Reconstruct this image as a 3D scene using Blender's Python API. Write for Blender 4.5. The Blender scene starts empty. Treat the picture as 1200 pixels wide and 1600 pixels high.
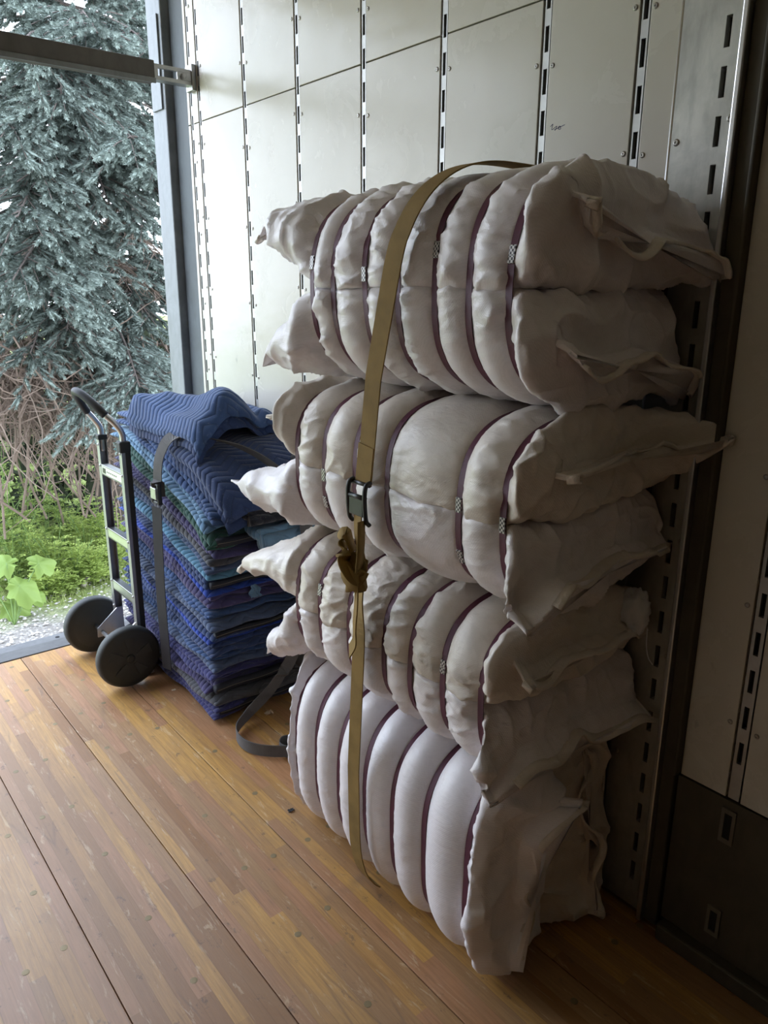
import bpy, bmesh, math, random
import numpy as np
from mathutils import Matrix, Vector

# ------------------------------------------------------------------ camera, sky, exposure
SC = bpy.context.scene
COL = SC.collection
rng = np.random.default_rng(7)
random.seed(7)

F_PX, CX, CY, CAM_H = 1200.0, 600.0, 800.0, 1.6
_d1 = np.array([-410 - CX, -(448 - CY), -F_PX]); _d1 /= np.linalg.norm(_d1)
_d3 = np.array([565 - CX, -(4900 - CY), -F_PX]); _d3 /= np.linalg.norm(_d3)
_Z = -(_d3 - _d3.dot(_d1) * _d1); _Z /= np.linalg.norm(_Z)
R3 = np.stack([np.cross(_d1, _Z), _d1, _Z])
CAMP = np.array([0.0, 0.0, CAM_H])

cam_d = bpy.data.cameras.new('camera')
cam_d.sensor_fit = 'VERTICAL'; cam_d.sensor_height = 36.0; cam_d.lens = 36.0 * F_PX / 1600.0
cam_d.clip_start = 0.02; cam_d.clip_end = 200
cam = bpy.data.objects.new('camera', cam_d); COL.objects.link(cam)
mw = Matrix([list(R3[i]) + [CAMP[i]] for i in range(3)] + [[0, 0, 0, 1]])
cam.matrix_world = mw
SC.camera = cam

world = bpy.data.worlds.new('overcast_sky'); SC.world = world; world.use_nodes = True
wn = world.node_tree; wn.nodes.clear()
wo = wn.nodes.new('ShaderNodeOutputWorld'); wb = wn.nodes.new('ShaderNodeBackground')
wt = wn.nodes.new('ShaderNodeTexCoord'); ws = wn.nodes.new('ShaderNodeSeparateXYZ'); wr = wn.nodes.new('ShaderNodeValToRGB')
wn.links.new(wt.outputs['Generated'], ws.inputs[0]); wn.links.new(ws.outputs['Z'], wr.inputs[0])
wr.color_ramp.elements[0].position = 0.0; wr.color_ramp.elements[0].color = (.76, .84, .95, 1)
wr.color_ramp.elements[1].position = 0.8; wr.color_ramp.elements[1].color = (.72, .84, 1.05, 1)
wn.links.new(wr.outputs[0], wb.inputs['Color']); wn.links.new(wb.outputs[0], wo.inputs['Surface'])
wb.inputs['Strength'].default_value = 1.0

vs = SC.view_settings
SC.display_settings.display_device = 'sRGB'
vs.view_transform = 'Standard'; vs.look = 'None'; vs.gamma = 1.0; vs.use_curve_mapping = False
vs.exposure = 2.85
try:
    SC.cycles.max_bounces = 10; SC.cycles.diffuse_bounces = 6; SC.cycles.glossy_bounces = 4
    SC.cycles.transmission_bounces = 6; SC.cycles.use_denoising = True
except Exception: pass

# ------------------------------------------------------------------ helpers
def px_y(px, py, y):
    d = R3 @ np.array([px - CX, -(py - CY), -F_PX]); return CAMP + d * (y / d[1])
def px_x(px, py, x):
    d = R3 @ np.array([px - CX, -(py - CY), -F_PX]); return CAMP + d * (x / d[0])
def px_z(px, py, z=0.0):
    d = R3 @ np.array([px - CX, -(py - CY), -F_PX]); return CAMP + d * ((z - CAM_H) / d[2])

def _h(i, j, k, s):
    n = (i * 374761393 + j * 668265263 + k * 1274126177 + s * 974711) & 0xFFFFFFFF
    n = ((n ^ (n >> 13)) * 1274126177) & 0xFFFFFFFF
    n = n ^ (n >> 16)
    return (n & 0xFFFF) / 65535.0
def vnoise(P, s=0):
    P = np.asarray(P, float); I = np.floor(P).astype(np.int64); f = P - I; f = f * f * (3 - 2 * f)
    i, j, k = I[..., 0], I[..., 1], I[..., 2]; x, y, z = f[..., 0], f[..., 1], f[..., 2]
    L = lambda a, b, t: a + (b - a) * t
    c00 = L(_h(i, j, k, s), _h(i + 1, j, k, s), x); c10 = L(_h(i, j + 1, k, s), _h(i + 1, j + 1, k, s), x)
    c01 = L(_h(i, j, k + 1, s), _h(i + 1, j, k + 1, s), x); c11 = L(_h(i, j + 1, k + 1, s), _h(i + 1, j + 1, k + 1, s), x)
    return L(L(c00, c10, y), L(c01, c11, y), z)
def fbm(P, o=4, s=0):
    v = 0; a = .5; t = 0
    for q in range(o):
        v = v + a * vnoise(np.asarray(P) * (2 ** q), s + q * 17); t += a; a *= .5
    return v / t
def ridged(P, o=3, s=0):
    v = 0; a = .5; t = 0
    for q in range(o):
        v = v + a * (1 - np.abs(2 * vnoise(np.asarray(P) * (2 ** q), s + q * 31) - 1)); t += a; a *= .5
    return v / t
def sstep(a, b, x):
    t = np.clip((x - a) / (b - a), 0, 1); return t * t * (3 - 2 * t)

WL = {}
def wloc(o): return WL.get(o.name, np.zeros(3)) if o is not None else np.zeros(3)
def put(o, parent=None):
    COL.objects.link(o)
    if parent is not None:
        o.parent = parent; WL[o.name] = wloc(parent)
    return o
def empty(name, loc=(0, 0, 0), label=None, cat=None, group=None, kind=None):
    o = bpy.data.objects.new(name, None); COL.objects.link(o); o.location = loc; o.empty_display_size = .05
    WL[o.name] = np.array(loc, float)
    return tag(o, label, cat, group, kind)
def tag(o, label=None, cat=None, group=None, kind=None):
    for k, v in (('label', label), ('category', cat), ('group', group), ('kind', kind)):
        if v: o[k] = v
    return o
def mk(name, V, F, m=None, parent=None, smooth=True, label=None, kind=None, tint=None):
    """world-space vertices -> one mesh object (stored relative to its thing's base)"""
    V = np.asarray(V, float) - wloc(parent)
    me = bpy.data.meshes.new(name)
    if isinstance(F, np.ndarray):
        nf, k = F.shape
        me.vertices.add(len(V)); me.vertices.foreach_set('co', V.astype(np.float32).ravel())
        me.loops.add(nf * k); me.loops.foreach_set('vertex_index', F.astype(np.int32).ravel())
        me.polygons.add(nf); me.polygons.foreach_set('loop_start', np.arange(0, nf * k, k, dtype=np.int32))
        me.update(calc_edges=True)
    else:
        me.from_pydata(V.tolist(), [], F)
    me.polygons.foreach_set('use_smooth', np.full(len(me.polygons), bool(smooth)))
    if tint is not None:
        at = me.attributes.new('tint', 'FLOAT', 'POINT'); at.data.foreach_set('value', np.asarray(tint, np.float32))
    me.validate(); me.update()
    if m: me.materials.append(m)
    o = bpy.data.objects.new(name, me); put(o, parent)
    return tag(o, label, None, None, kind)
class MB:
    """collects several shapes of ONE piece"""
    def __init__(s): s.V = []; s.F = []; s.n = 0; s.T = []
    def add(s, V, F, t=0.0):
        V = np.asarray(V, float); s.V.append(V); s.F += [tuple(int(i) + s.n for i in f) for f in F]; s.n += len(V)
        s.T.append(np.full(len(V), t)); return s
    def box(s, a, b, bev=0.0):
        s.add(*boxg(a, b, bev)); return s
    def build(s, name, m, parent=None, smooth=False, **k):
        return mk(name, np.concatenate(s.V), s.F, m, parent, smooth, **k)
def boxg(a, b, bev=0.0):
    a = np.minimum(a, b); b = np.maximum(np.array(a), b)
    a0 = np.array(a, float); b0 = np.array(b, float)
    if bev <= 0:
        x0, y0, z0 = a0; x1, y1, z1 = b0
        V = [(x0, y0, z0), (x1, y0, z0), (x1, y1, z0), (x0, y1, z0), (x0, y0, z1), (x1, y0, z1), (x1, y1, z1), (x0, y1, z1)]
        return V, [(0, 3, 2, 1), (4, 5, 6, 7), (0, 1, 5, 4), (1, 2, 6, 5), (2, 3, 7, 6), (3, 0, 4, 7)]
    bm = bmesh.new(); bmesh.ops.create_cube(bm, size=1)
    for v in bm.verts: v.co = Vector([(a0[i] + b0[i]) / 2 + v.co[i] * (b0[i] - a0[i]) for i in range(3)])
    bev = min(bev, .45 * min(b0 - a0))
    bmesh.ops.bevel(bm, geom=bm.edges[:], offset=bev, segments=2, affect='EDGES', profile=.5)
    bm.verts.index_update()
    V = [tuple(v.co) for v in bm.verts]; F = [tuple(v.index for v in f.verts) for f in bm.faces]; bm.free()
    return V, F
def catmull(P, n=8):
    P = np.asarray(P, float); Q = np.vstack([2 * P[0] - P[1], P, 2 * P[-1] - P[-2]]); out = []
    for i in range(1, len(Q) - 2):
        p0, p1, p2, p3 = Q[i - 1:i + 3]
        for t in np.linspace(0, 1, n, endpoint=False):
            out.append(.5 * (2 * p1 + (p2 - p0) * t + (2 * p0 - 5 * p1 + 4 * p2 - p3) * t * t + (3 * p1 - p0 - 3 * p2 + p3) * t ** 3))
    out.append(P[-1]); return np.array(out)
def tubeg(P, r, k=8, cap=True):
    P = np.asarray(P, float); n = len(P); r = np.broadcast_to(np.asarray(r, float), (n,))
    T = np.gradient(P, axis=0); T /= np.linalg.norm(T, axis=1)[:, None] + 1e-12
    up = np.array([0, 0, 1.0]) if abs(T[0][2]) < .9 else np.array([1.0, 0, 0])
    V = []; a = np.arange(k) * 2 * math.pi / k; u = None
    for i in range(n):
        if u is None: u = np.cross(up, T[i])
        u = u - u.dot(T[i]) * T[i]; u /= np.linalg.norm(u) + 1e-12; w = np.cross(T[i], u)
        V.append(P[i] + r[i] * (np.cos(a)[:, None] * u + np.sin(a)[:, None] * w))
    V = np.concatenate(V); F = []
    for i in range(n - 1):
        for j in range(k):
            F.append((i * k + j, i * k + (j + 1) % k, (i + 1) * k + (j + 1) % k, (i + 1) * k + j))
    if cap: F += [tuple(range(k - 1, -1, -1)), tuple((n - 1) * k + j for j in range(k))]
    return V, F
def ribbong(P, W, width, th, closed=False):
    """flat webbing: centre line P, width direction W per point"""
    P = np.asarray(P, float); n = len(P); W = np.broadcast_to(np.asarray(W, float), P.shape).copy()
    if closed: T = np.roll(P, -1, 0) - np.roll(P, 1, 0)
    else: T = np.gradient(P, axis=0)
    T /= np.linalg.norm(T, axis=1)[:, None] + 1e-12
    W -= (W * T).sum(1)[:, None] * T; W /= np.linalg.norm(W, axis=1)[:, None] + 1e-12
    N = np.cross(T, W)
    w = width / 2; t = th / 2
    V = np.stack([P - W * w - N * t, P + W * w - N * t, P + W * w + N * t, P - W * w + N * t], 1).reshape(-1, 3)
    F = []
    for i in range(n if closed else n - 1):
        a = i * 4; b = ((i + 1) % n) * 4
        for j in range(4): F.append((a + j, a + (j + 1) % 4, b + (j + 1) % 4, b + j))
    if not closed: F += [(3, 2, 1, 0), tuple((n - 1) * 4 + j for j in range(4))]
    return V, F
def latheg(prof, c, axis, k=32):
    """profile of (radius, offset along axis) turned about an axis through c"""
    axis = np.array(axis, float); axis /= np.linalg.norm(axis)
    u = np.cross(axis, [0, 0, 1.0] if abs(axis[2]) < .9 else [1.0, 0, 0]); u /= np.linalg.norm(u); w = np.cross(axis, u)
    a = np.arange(k) * 2 * math.pi / k; D = np.cos(a)[:, None] * u + np.sin(a)[:, None] * w
    V = np.concatenate([np.array(c) + axis * o + D * r for r, o in prof]); F = []
    for i in range(len(prof) - 1):
        for j in range(k): F.append((i * k + j, i * k + (j + 1) % k, (i + 1) * k + (j + 1) % k, (i + 1) * k + j))
    F += [tuple(range(k - 1, -1, -1)), tuple((len(prof) - 1) * k + j for j in range(k))]
    return V, F
def gridF(n, m, wrap=False):
    i, j = np.meshgrid(np.arange(n - 1), np.arange(m if wrap else m - 1), indexing='ij')
    j2 = (j + 1) % m
    return np.stack([i * m + j, i * m + j2, (i + 1) * m + j2, (i + 1) * m + j], -1).reshape(-1, 4)

# ------------------------------------------------------------------ material helpers
class Mat:
    def __init__(s, name, col=(.8, .8, .8), rough=.5, metal=0.0, spec=.5):
        s.m = bpy.data.materials.new(name); s.m.use_nodes = True; s.t = s.m.node_tree
        s.b = s.t.nodes['Principled BSDF']
        s.b.inputs['Base Color'].default_value = (*col, 1); s.b.inputs['Roughness'].default_value = rough
        s.b.inputs['Metallic'].default_value = metal; s.b.inputs['Specular IOR Level'].default_value = spec
    def n(s, typ, ins=None, **at):
        nd = s.t.nodes.new('ShaderNode' + typ)
        for k, v in at.items(): setattr(nd, k, v)
        for k, v in (ins or {}).items(): s.set(nd.inputs[k], v)
        return nd
    def set(s, sock, v):
        if isinstance(v, bpy.types.NodeSocket): s.t.links.new(v, sock)
        elif isinstance(v, (tuple, list)) and len(v) == 3 and sock.type == 'RGBA': sock.default_value = (*v, 1)
        else: sock.default_value = v
    def math(s, op, a, b=0.0, c=0.0):
        nd = s.n('Math', operation=op)
        for i, v in enumerate((a, b, c)): s.set(nd.inputs[i], v)
        return nd.outputs[0]
    def mix(s, f, a, b, blend='MIX'):
        nd = s.n('Mix', data_type='RGBA', blend_type=blend)
        s.set(nd.inputs[0], f); s.set(nd.inputs[6], a); s.set(nd.inputs[7], b); return nd.outputs[2]
    def ramp(s, f, stops, interp='LINEAR'):
        nd = s.n('ValToRGB'); cr = nd.color_ramp; cr.interpolation = interp
        while len(cr.elements) < len(stops): cr.elements.new(.5)
        for e, (p, c) in zip(cr.elements, stops):
            e.position = p; e.color = (*c, 1) if isinstance(c, (tuple, list)) else (c, c, c, 1)
        s.set(nd.inputs[0], f); return nd.outputs[0]
    def pos(s, scale=(1, 1, 1), obj=False):
        src = s.n('TexCoord').outputs['Object'] if obj else s.n('NewGeometry').outputs['Position']
        mp = s.n('Mapping', {'Vector': src, 'Scale': scale}); return mp.outputs[0]
    def noise(s, scale=5, vec=None, detail=4, rough=.55, dist=0.0):
        return s.n('TexNoise', {'Scale': scale, 'Detail': detail, 'Roughness': rough, 'Distortion': dist, **({'Vector': vec} if vec is not None else {'Vector': s.pos()})}).outputs[0]
    def bump(s, h, strength=.3, dist=.01):
        nd = s.n('Bump', {'Height': h, 'Strength': strength, 'Distance': dist})
        prev = s.b.inputs['Normal'].links
        if prev: s.t.links.new(prev[0].from_socket, nd.inputs['Normal'])
        s.t.links.new(nd.outputs[0], s.b.inputs['Normal'])
    def base(s, v): s.set(s.b.inputs['Base Color'], v)
    def rough(s, v): s.set(s.b.inputs['Roughness'], v)

def m_simple(name, col, rough=.5, metal=0.0, var=.15, scale=20, bump=0.0, spec=.5):
    M = Mat(name, col, rough, metal, spec)
    nz = M.noise(scale, M.pos())
    M.base(M.mix(M.math('MULTIPLY', nz, 1.0), tuple(c * (1 - var) for c in col), tuple(min(1, c * (1 + var)) for c in col)))
    if bump: M.bump(nz, bump, .004)
    return M.m

# bag fabric: woven polypropylene
def m_bag(name, col, dirt):
    M = Mat(name, col, .42, 0, .45)
    p = M.pos()
    big = M.noise(5, p, 5); fine = M.noise(38, p, 4)
    c = M.mix(M.ramp(big, [(.38, 0), (.72, 1)]), col, dirt)
    c = M.mix(M.math('MULTIPLY', M.ramp(fine, [(.5, 0), (.75, 1)]), .25), c, tuple(x * .78 for x in dirt))
    wv = M.n('TexWave', {'Vector': M.pos((1, 1.3, 1)), 'Scale': 95, 'Distortion': 1.2, 'Detail': 1}, bands_direction='DIAGONAL').outputs[0]
    wv2 = M.n('TexWave', {'Vector': M.pos((1, -1.3, 1)), 'Scale': 95, 'Distortion': 1.2, 'Detail': 1}, bands_direction='DIAGONAL').outputs[0]
    M.base(M.mix(M.math('MULTIPLY', wv, .10), c, tuple(x * .6 for x in col)))
    M.rough(M.math('ADD', M.math('MULTIPLY', fine, .3), .22))
    M.bump(M.math('ADD', wv, wv2), .12, .0015)
    cr = M.noise(16, M.pos((1, .45, 1.2)), 5, .6, 1.6)
    M.bump(M.math('POWER', M.math('SUBTRACT', 1.0, M.math('ABSOLUTE', M.math('MULTIPLY', M.math('SUBTRACT', cr, .5), 5.0))), 1.0), .16, .005)
    M.bump(M.noise(120, M.pos((1, .35, 1)), 3), .2, .003)
    M.b.inputs['Sheen Weight'].default_value = .15
    return M.m
BAG = m_bag('woven_bag_white', (.86, .815, .85), (.73, .68, .665))
BAG2 = m_bag('woven_bag_tan', (.78, .72, .67), (.62, .54, .46))  # tan variant of the bag fabric
BAG3 = m_bag('woven_bag_clean', (.88, .85, .89), (.80, .76, .78))
def m_web(name, col, rough=.55):
    M = Mat(name, col, rough, 0, .25)
    nz = M.noise(14); w = M.n('TexWave', {'Vector': M.pos(), 'Scale': 300, 'Distortion': .4}, bands_direction='DIAGONAL').outputs[0]
    c = M.mix(M.ramp(nz, [(.35, 0), (.7, 1)]), col, tuple(x * .7 for x in col))
    M.base(M.mix(M.math('MULTIPLY', w, .25), c, tuple(x * .55 for x in col))); M.bump(w, .25, .001)
    return M.m
MAROON = m_web('maroon_band', (.12, .032, .062), .4)
GOLD = m_web('gold_webbing', (.29, .185, .058), .8); GREYWEB = m_web('grey_webbing', (.12, .115, .115))
DARKWEB = m_web('dark_webbing', (.035, .034, .04))
STEEL = m_simple('dull_steel', (.42, .42, .42), .38, 1.0, .25, 30)
BLACKSTEEL = m_simple('blackened_steel', (.05, .05, .052), .4, .6, .3, 60)
ALU = m_simple('aluminium', (.62, .62, .63), .33, 1.0, .12, 40)
GALV = None
def m_galv(name, col, rough, metal=.85):
    M = Mat(name, col, rough, metal)
    p = M.pos(); a = M.noise(7, p, 6, .65, .6); b = M.noise(40, M.pos((1, 1, .3)), 4)
    c = M.mix(M.ramp(a, [(.3, 0), (.7, 1)]), tuple(x * .6 for x in col), col)
    c = M.mix(M.math('MULTIPLY', M.ramp(b, [(.5, 0), (.8, 1)]), .5), c, tuple(x * .45 for x in col))
    M.base(c); M.rough(M.math('ADD', M.math('MULTIPLY', a, .35), rough - .15)); M.bump(a, .08, .01); return M.m
GALV = m_galv('galvanised_plate', (.55, .54, .49), .46, .6)
DARKGALV = m_galv('weathered_shaded_plate', (.10, .085, .06), .6, .3)  # weathered plate, colour lowered further for the shaded low corner
POSTM = m_galv('post_steel', (.24, .255, .265), .5, .3)
POSTD = m_galv('post_dark', (.10, .115, .125), .6, .1)
DARK = m_simple('dark_backing', (.012, .012, .012), .9)
RUBBER = m_simple('black_rubber', (.028, .03, .029), .62, 0, .3, 25, .1)
GRIP = m_simple('grip_foam', (.015, .015, .016), .55)

# wall panels
def m_wall():
    M = Mat('painted_panel', (.66, .64, .59), .3, 0, .35)
    p = M.pos()
    a = M.noise(1.3, p, 6, .6); b = M.noise(6, p, 6, .65, .5); c = M.noise(14, M.pos((1, 1, .35)), 6, .7)
    col = M.mix(M.ramp(a, [(.3, 0), (.7, 1)]), (.62, .595, .53), (.55, .51, .435))
    col = M.mix(M.math('MULTIPLY', M.ramp(b, [(.52, 0), (.75, 1)]), .35), col, (.50, .47, .41))
    col = M.mix(M.math('MULTIPLY', M.ramp(c, [(.69, 0), (.76, 1)]), .5), col, (.22, .21, .19))
    sx = M.n('SeparateXYZ', {'Vector': p})
    low = M.math('MULTIPLY', M.ramp(sx.outputs['Z'], [(.0, 1), (1.6, 0)]), M.ramp(M.noise(22, M.pos((1, 1.0, .55)), 5, .7), [(.62, 0), (.68, 1)]))
    col = M.mix(M.math('MULTIPLY', low, .6), col, (.08, .075, .07))
    M.base(col); M.rough(M.math('ADD', M.math('MULTIPLY', b, .25), .13))
    M.bump(M.noise(9, M.pos((1, .6, 1)), 3), .10, .02); M.bump(c, .06, .004)
    return M.m
WALLM = m_wall()
# floor boards of glued hardwood staves
def m_floor():
    M = Mat('laminated_boards', (.4, .2, .07), .4, 0, .5)
    p = M.pos(); sx = M.n('SeparateXYZ', {'Vector': p}); X, Y = sx.outputs['X'], sx.outputs['Y']
    ix = M.math('FLOOR', M.math('DIVIDE', X, .037)); 
    r0 = M.n('TexWhiteNoise', {'W': ix}, noise_dimensions='1D').outputs['Value']
    iy = M.math('FLOOR', M.math('DIVIDE', M.math('ADD', Y, M.math('MULTIPLY', r0, 3.0)), .85))
    cv = M.n('CombineXYZ', {'X': ix, 'Y': iy})
    r1 = M.n('TexWhiteNoise', {'Vector': cv.outputs[0]}, noise_dimensions='2D').outputs['Value']
    col = M.ramp(r1, [(0, (.27, .125, .038)), (.2, (.44, .235, .070)), (.4, (.36, .20, .085)), (.6, (.52, .285, .075)), (.8, (.40, .20, .095)), (1, (.58, .36, .135))], 'CONSTANT')
    gr = M.noise(9, M.pos((14, .7, 1)), 6, .65, .4)
    col = M.mix(M.math('MULTIPLY', M.ramp(gr, [(.40, 0), (.68, 1)]), .55), col, (.20, .095, .034))
    wear = M.noise(2.2, M.pos((1.4, .6, 1)), 7, .68, .7)
    col = M.mix(M.math('MULTIPLY', M.ramp(wear, [(.47, 0), (.60, 1)]), .38), col, (.30, .185, .10))
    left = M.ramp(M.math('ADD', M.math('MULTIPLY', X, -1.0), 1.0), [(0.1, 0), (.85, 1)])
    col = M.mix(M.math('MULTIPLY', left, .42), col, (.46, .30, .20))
    sp = M.noise(26, M.pos((1, .55, 1)), 6, .75)
    col = M.mix(M.math('MULTIPLY', M.ramp(sp, [(.60, 0), (.66, 1)]), .6), col, (.12, .075, .05))
    pale = M.noise(18, M.pos((2.2, .4, 1)), 6, .75, .6)
    col = M.mix(M.math('MULTIPLY', M.ramp(pale, [(.58, 0), (.66, 1)]), .5), col, (.62, .47, .30))
    for ang, sc_, th in ((.35, 5.0, .012), (-.5, 4.0, .010), (1.1, 3.3, .009)):
        mp = M.n('Mapping', {'Vector': p, 'Rotation': (0, 0, ang), 'Scale': (1, .12, 1)})
        v = M.n('TexVoronoi', {'Vector': mp.outputs[0], 'Scale': sc_}, feature='DISTANCE_TO_EDGE').outputs['Distance']
        scr = M.math('MULTIPLY', M.ramp(v, [(0, 1), (th, 0)]), M.ramp(M.noise(4, p, 3), [(.5, 0), (.62, 1)]))
        col = M.mix(M.math('MULTIPLY', scr, .45), col, (.15, .09, .06))
    fr = M.math('FRACT', M.math('DIVIDE', X, .037))
    edge = M.ramp(M.math('ABSOLUTE', M.math('SUBTRACT', fr, .5)), [(.47, 0), (.5, 1)])
    col = M.mix(M.math('MULTIPLY', edge, .35), col, (.12, .06, .03))
    M.base(col); M.rough(M.math('ADD', M.math('MULTIPLY', wear, .45), .22))
    M.bump(gr, .10, .004); M.bump(wear, .08, .01); M.bump(sp, .1, .003)
    return M.m
FLOORM = m_floor()

# ------------------------------------------------------------------ truck body
XW = 1.584            # inner face of the right wall
XL = -0.92            # left wall
YR = 3.465            # rear edge of the boards
YF = -2.4             # front bulkhead
ZC = 2.90             # ceiling

floor = empty('floor', (0, 0, 0), kind='structure')
xs = [XL] + [b for b in (-.764, -.470, -.176, .118, .412, .706, 1.0, 1.294)] + [XW + .05]
for a, b in zip(xs[:-1], xs[1:]):
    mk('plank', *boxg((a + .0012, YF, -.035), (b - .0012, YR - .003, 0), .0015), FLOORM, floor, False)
mk('floor_bed', *boxg((XL - .1, YF, -.16), (XW + .12, YR, -.037)), DARK, floor, False)
mb = MB()
for k in range(14):
    y = -.3 + k * .285
    for a, b in zip(xs[:-1], xs[1:]):
        for q in (.18, .5, .82):
            if rng.random() < .5: continue
            c = (a + (b - a) * q + rng.normal(0, .006), y + rng.normal(0, .02), 0)
            mb.add(*latheg([(.0095, -.002), (.0095, .0005), (.005, .0008)], c, (0, 0, 1), 8))
mb.build('screw_heads', m_simple('worn_screw', (.24, .18, .09), .5, .3, .4, 3), floor, kind='stuff')

sill = empty('trim_1', (0, YR, 0), kind='structure')
mk('sill_plate', *boxg((XL, YR, -.16), (XW + .1, 3.56, .004), .003), m_galv('sill_steel', (.13, .128, .125), .7, .1), sill, False)
mk('sill_lip', *boxg((XL, 3.562, -.3), (XW + .1, 3.66, -.012), .008), m_galv('sill_lip_steel', (.17, .17, .17), .7, .1), sill, False)
mb = MB()
for k in range(9):
    mb.add(*latheg([(.010, -.002), (.010, .001)], (XL + .15 + k * .28, 3.615, -.0115), (0, 0, 1), 10))
mb.build('bolt_holes', DARK, sill, kind='stuff')

# right wall: panels, slotted tracks, plates
wall = empty('wall_right', (XW, 1.5, 0), kind='structure')
mk('wall_backing', *boxg((XW + .016, YF, -.05), (XW + .06, 3.30, ZC)), DARK, wall, False)
TRACKM = m_simple('track_metal', (.40, .395, .38), .48, .9, .2, 30)
TR = [3.235, 3.160, 2.793, 2.433, 2.067, 1.711, 1.357, 1.091]
TRR = [.672, .317, -.038, -.393]
HW, GAP, SLW, SLH, PITCH = .0095, .0045, .0056, .0275, .0905
def track(y, z0, z1, zoff, name='slotted_track', hw=HW, m=None):
    yl, yr = y - hw, y + hw; sl, sr = y - SLW, y + SLW; x0, x1 = XW + .003, XW + .014
    V = []; F = []
    def q(a, b, c, d, nrm=None):
        i = len(V); V.extend([a, b, c, d]); F.append((i, i + 1, i + 2, i + 3))
    n0 = math.ceil((z0 - zoff) / PITCH + .4); n1 = math.floor((z1 - zoff) / PITCH - .4)
    zs = [zoff + k * PITCH for k in range(n0, n1 + 1)]
    q((x0, yr, z0), (x0, sr, z0), (x0, sr, z1), (x0, yr, z1)); q((x0, sl, z0), (x0, yl, z0), (x0, yl, z1), (x0, sl, z1))
    zz = z0
    for c in zs:
        a, b = c - SLH, c + SLH
        q((x0, sr, zz), (x0, sl, zz), (x0, sl, a), (x0, sr, a)); zz = b
        q((x0, sr, a), (x0, sr, b), (x1, sr, b), (x1, sr, a)); q((x0, sl, b), (x0, sl, a), (x1, sl, a), (x1, sl, b))
        q((x0, sl, a), (x0, sr, a), (x1, sr, a), (x1, sl, a)); q((x0, sr, b), (x0, sl, b), (x1, sl, b), (x1, sr, b))
    q((x0, sr, zz), (x0, sl, zz), (x0, sl, z1), (x0, sr, z1))
    for yy, s in ((yl, 1), (yr, -1)):
        q((x0, yy, z0), (x1, yy, z0), (x1, yy, z1), (x0, yy, z1))
    return mk(name, V, F, m or TRACKM, wall, False)
riv = MB()
def rivet(y, z, r=.0062, x=XW): riv.add(*latheg([(r, .002), (r, -.001), (r * .6, -.0028), (r * .35, -.0028), (r * .3, -.001)], (x, y, z), (1, 0, 0), 10))
SEAM = 2.257
for i, y in enumerate(TR):
    track(y, .02, ZC - .03, .0 + .008 * (i % 3))
    for k in range(10):
        z = .12 + k * .285 + .06 * (i % 2)
        for s in (-1, 1):
            if 1.0 < y + s * .024 < 3.24: rivet(y + s * .0245, z + s * .004)
edges = [3.270] + [v for y in TR for v in (y + HW + GAP, y - HW - GAP)] + [1.004]
for k in range(0, len(edges), 2):
    a, b = edges[k + 1], edges[k]
    if b - a < .008: continue
    mk('wall_panel', *boxg((XW, a, .02), (XW + .012, b, SEAM - .002), .0012), WALLM, wall, False)
    mk('wall_panel', *boxg((XW, a, SEAM + .002), (XW + .012, b, ZC - .02), .0012), WALLM, wall, False)
# wide galvanised slotted plate and its bright rolled edge
def slot_plate(y0, y1, ys, z0, z1, zoff, name, m, x=XW - .004):
    V = []; F = []
    def q(*p):
        i = len(V); V.extend(p); F.append(tuple(range(i, i + 4)))
    zs = [zoff + k * .0890 for k in range(int((z1 - zoff) / .089))]
    zs = [z for z in zs if z - .03 > z0]
    sl, sr = ys - .0062, ys + .0062
    q((x, y1, z0), (x, sr, z0), (x, sr, z1), (x, y1, z1)); q((x, sl, z0), (x, y0, z0), (x, y0, z1), (x, sl, z1))
    zz = z0; xb = x + .018
    for c in zs:
        a, b = c - .028, c + .028
        q((x, sr, zz), (x, sl, zz), (x, sl, a), (x, sr, a)); zz = b
        q((x, sr, a), (x, sr, b), (xb, sr, b), (xb, sr, a)); q((x, sl, b), (x, sl, a), (xb, sl, a), (xb, sl, b))
        q((x, sl, a), (x, sr, a), (xb, sr, a), (xb, sl, a)); q((x, sr, b), (x, sl, b), (xb, sl, b), (xb, sr, b))
    q((x, sr, zz), (x, sl, zz), (x, sl, z1), (x, sr, z1))
    return mk(name, V, F, m, wall, False)
slot_plate(.860, 1.0, .897, .02, ZC - .02, .040, 'slotted_plate', GALV)
mk('plate_edge', *tubeg([(XW - .001, 1.001, .02), (XW - .001, 1.001, ZC - .02)], .0045, 8), ALU, wall, True)
post = empty('trim_4', (XW, .83, 0), kind='structure')
mk('post_flange', *boxg((XW - .030, .846, .015), (XW + .01, .859, ZC - .02), .003), ALU, post, False)
mk('post_channel', *boxg((XW - .012, .812, .015), (XW + .012, .846, ZC - .02), .003), DARKGALV, post, False)
mk('post_flange', *boxg((XW - .024, .803, .475), (XW + .01, .812, ZC - .02), .003), DARKGALV, post, False)
for z, y in ((1.90, .985), (1.93, .872), (1.63, .872), (1.20, .98), (1.05, .870), (.76, .872), (2.2, .872), (.45, .98)):
    rivet(y, z, .0075, XW - .004)
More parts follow.
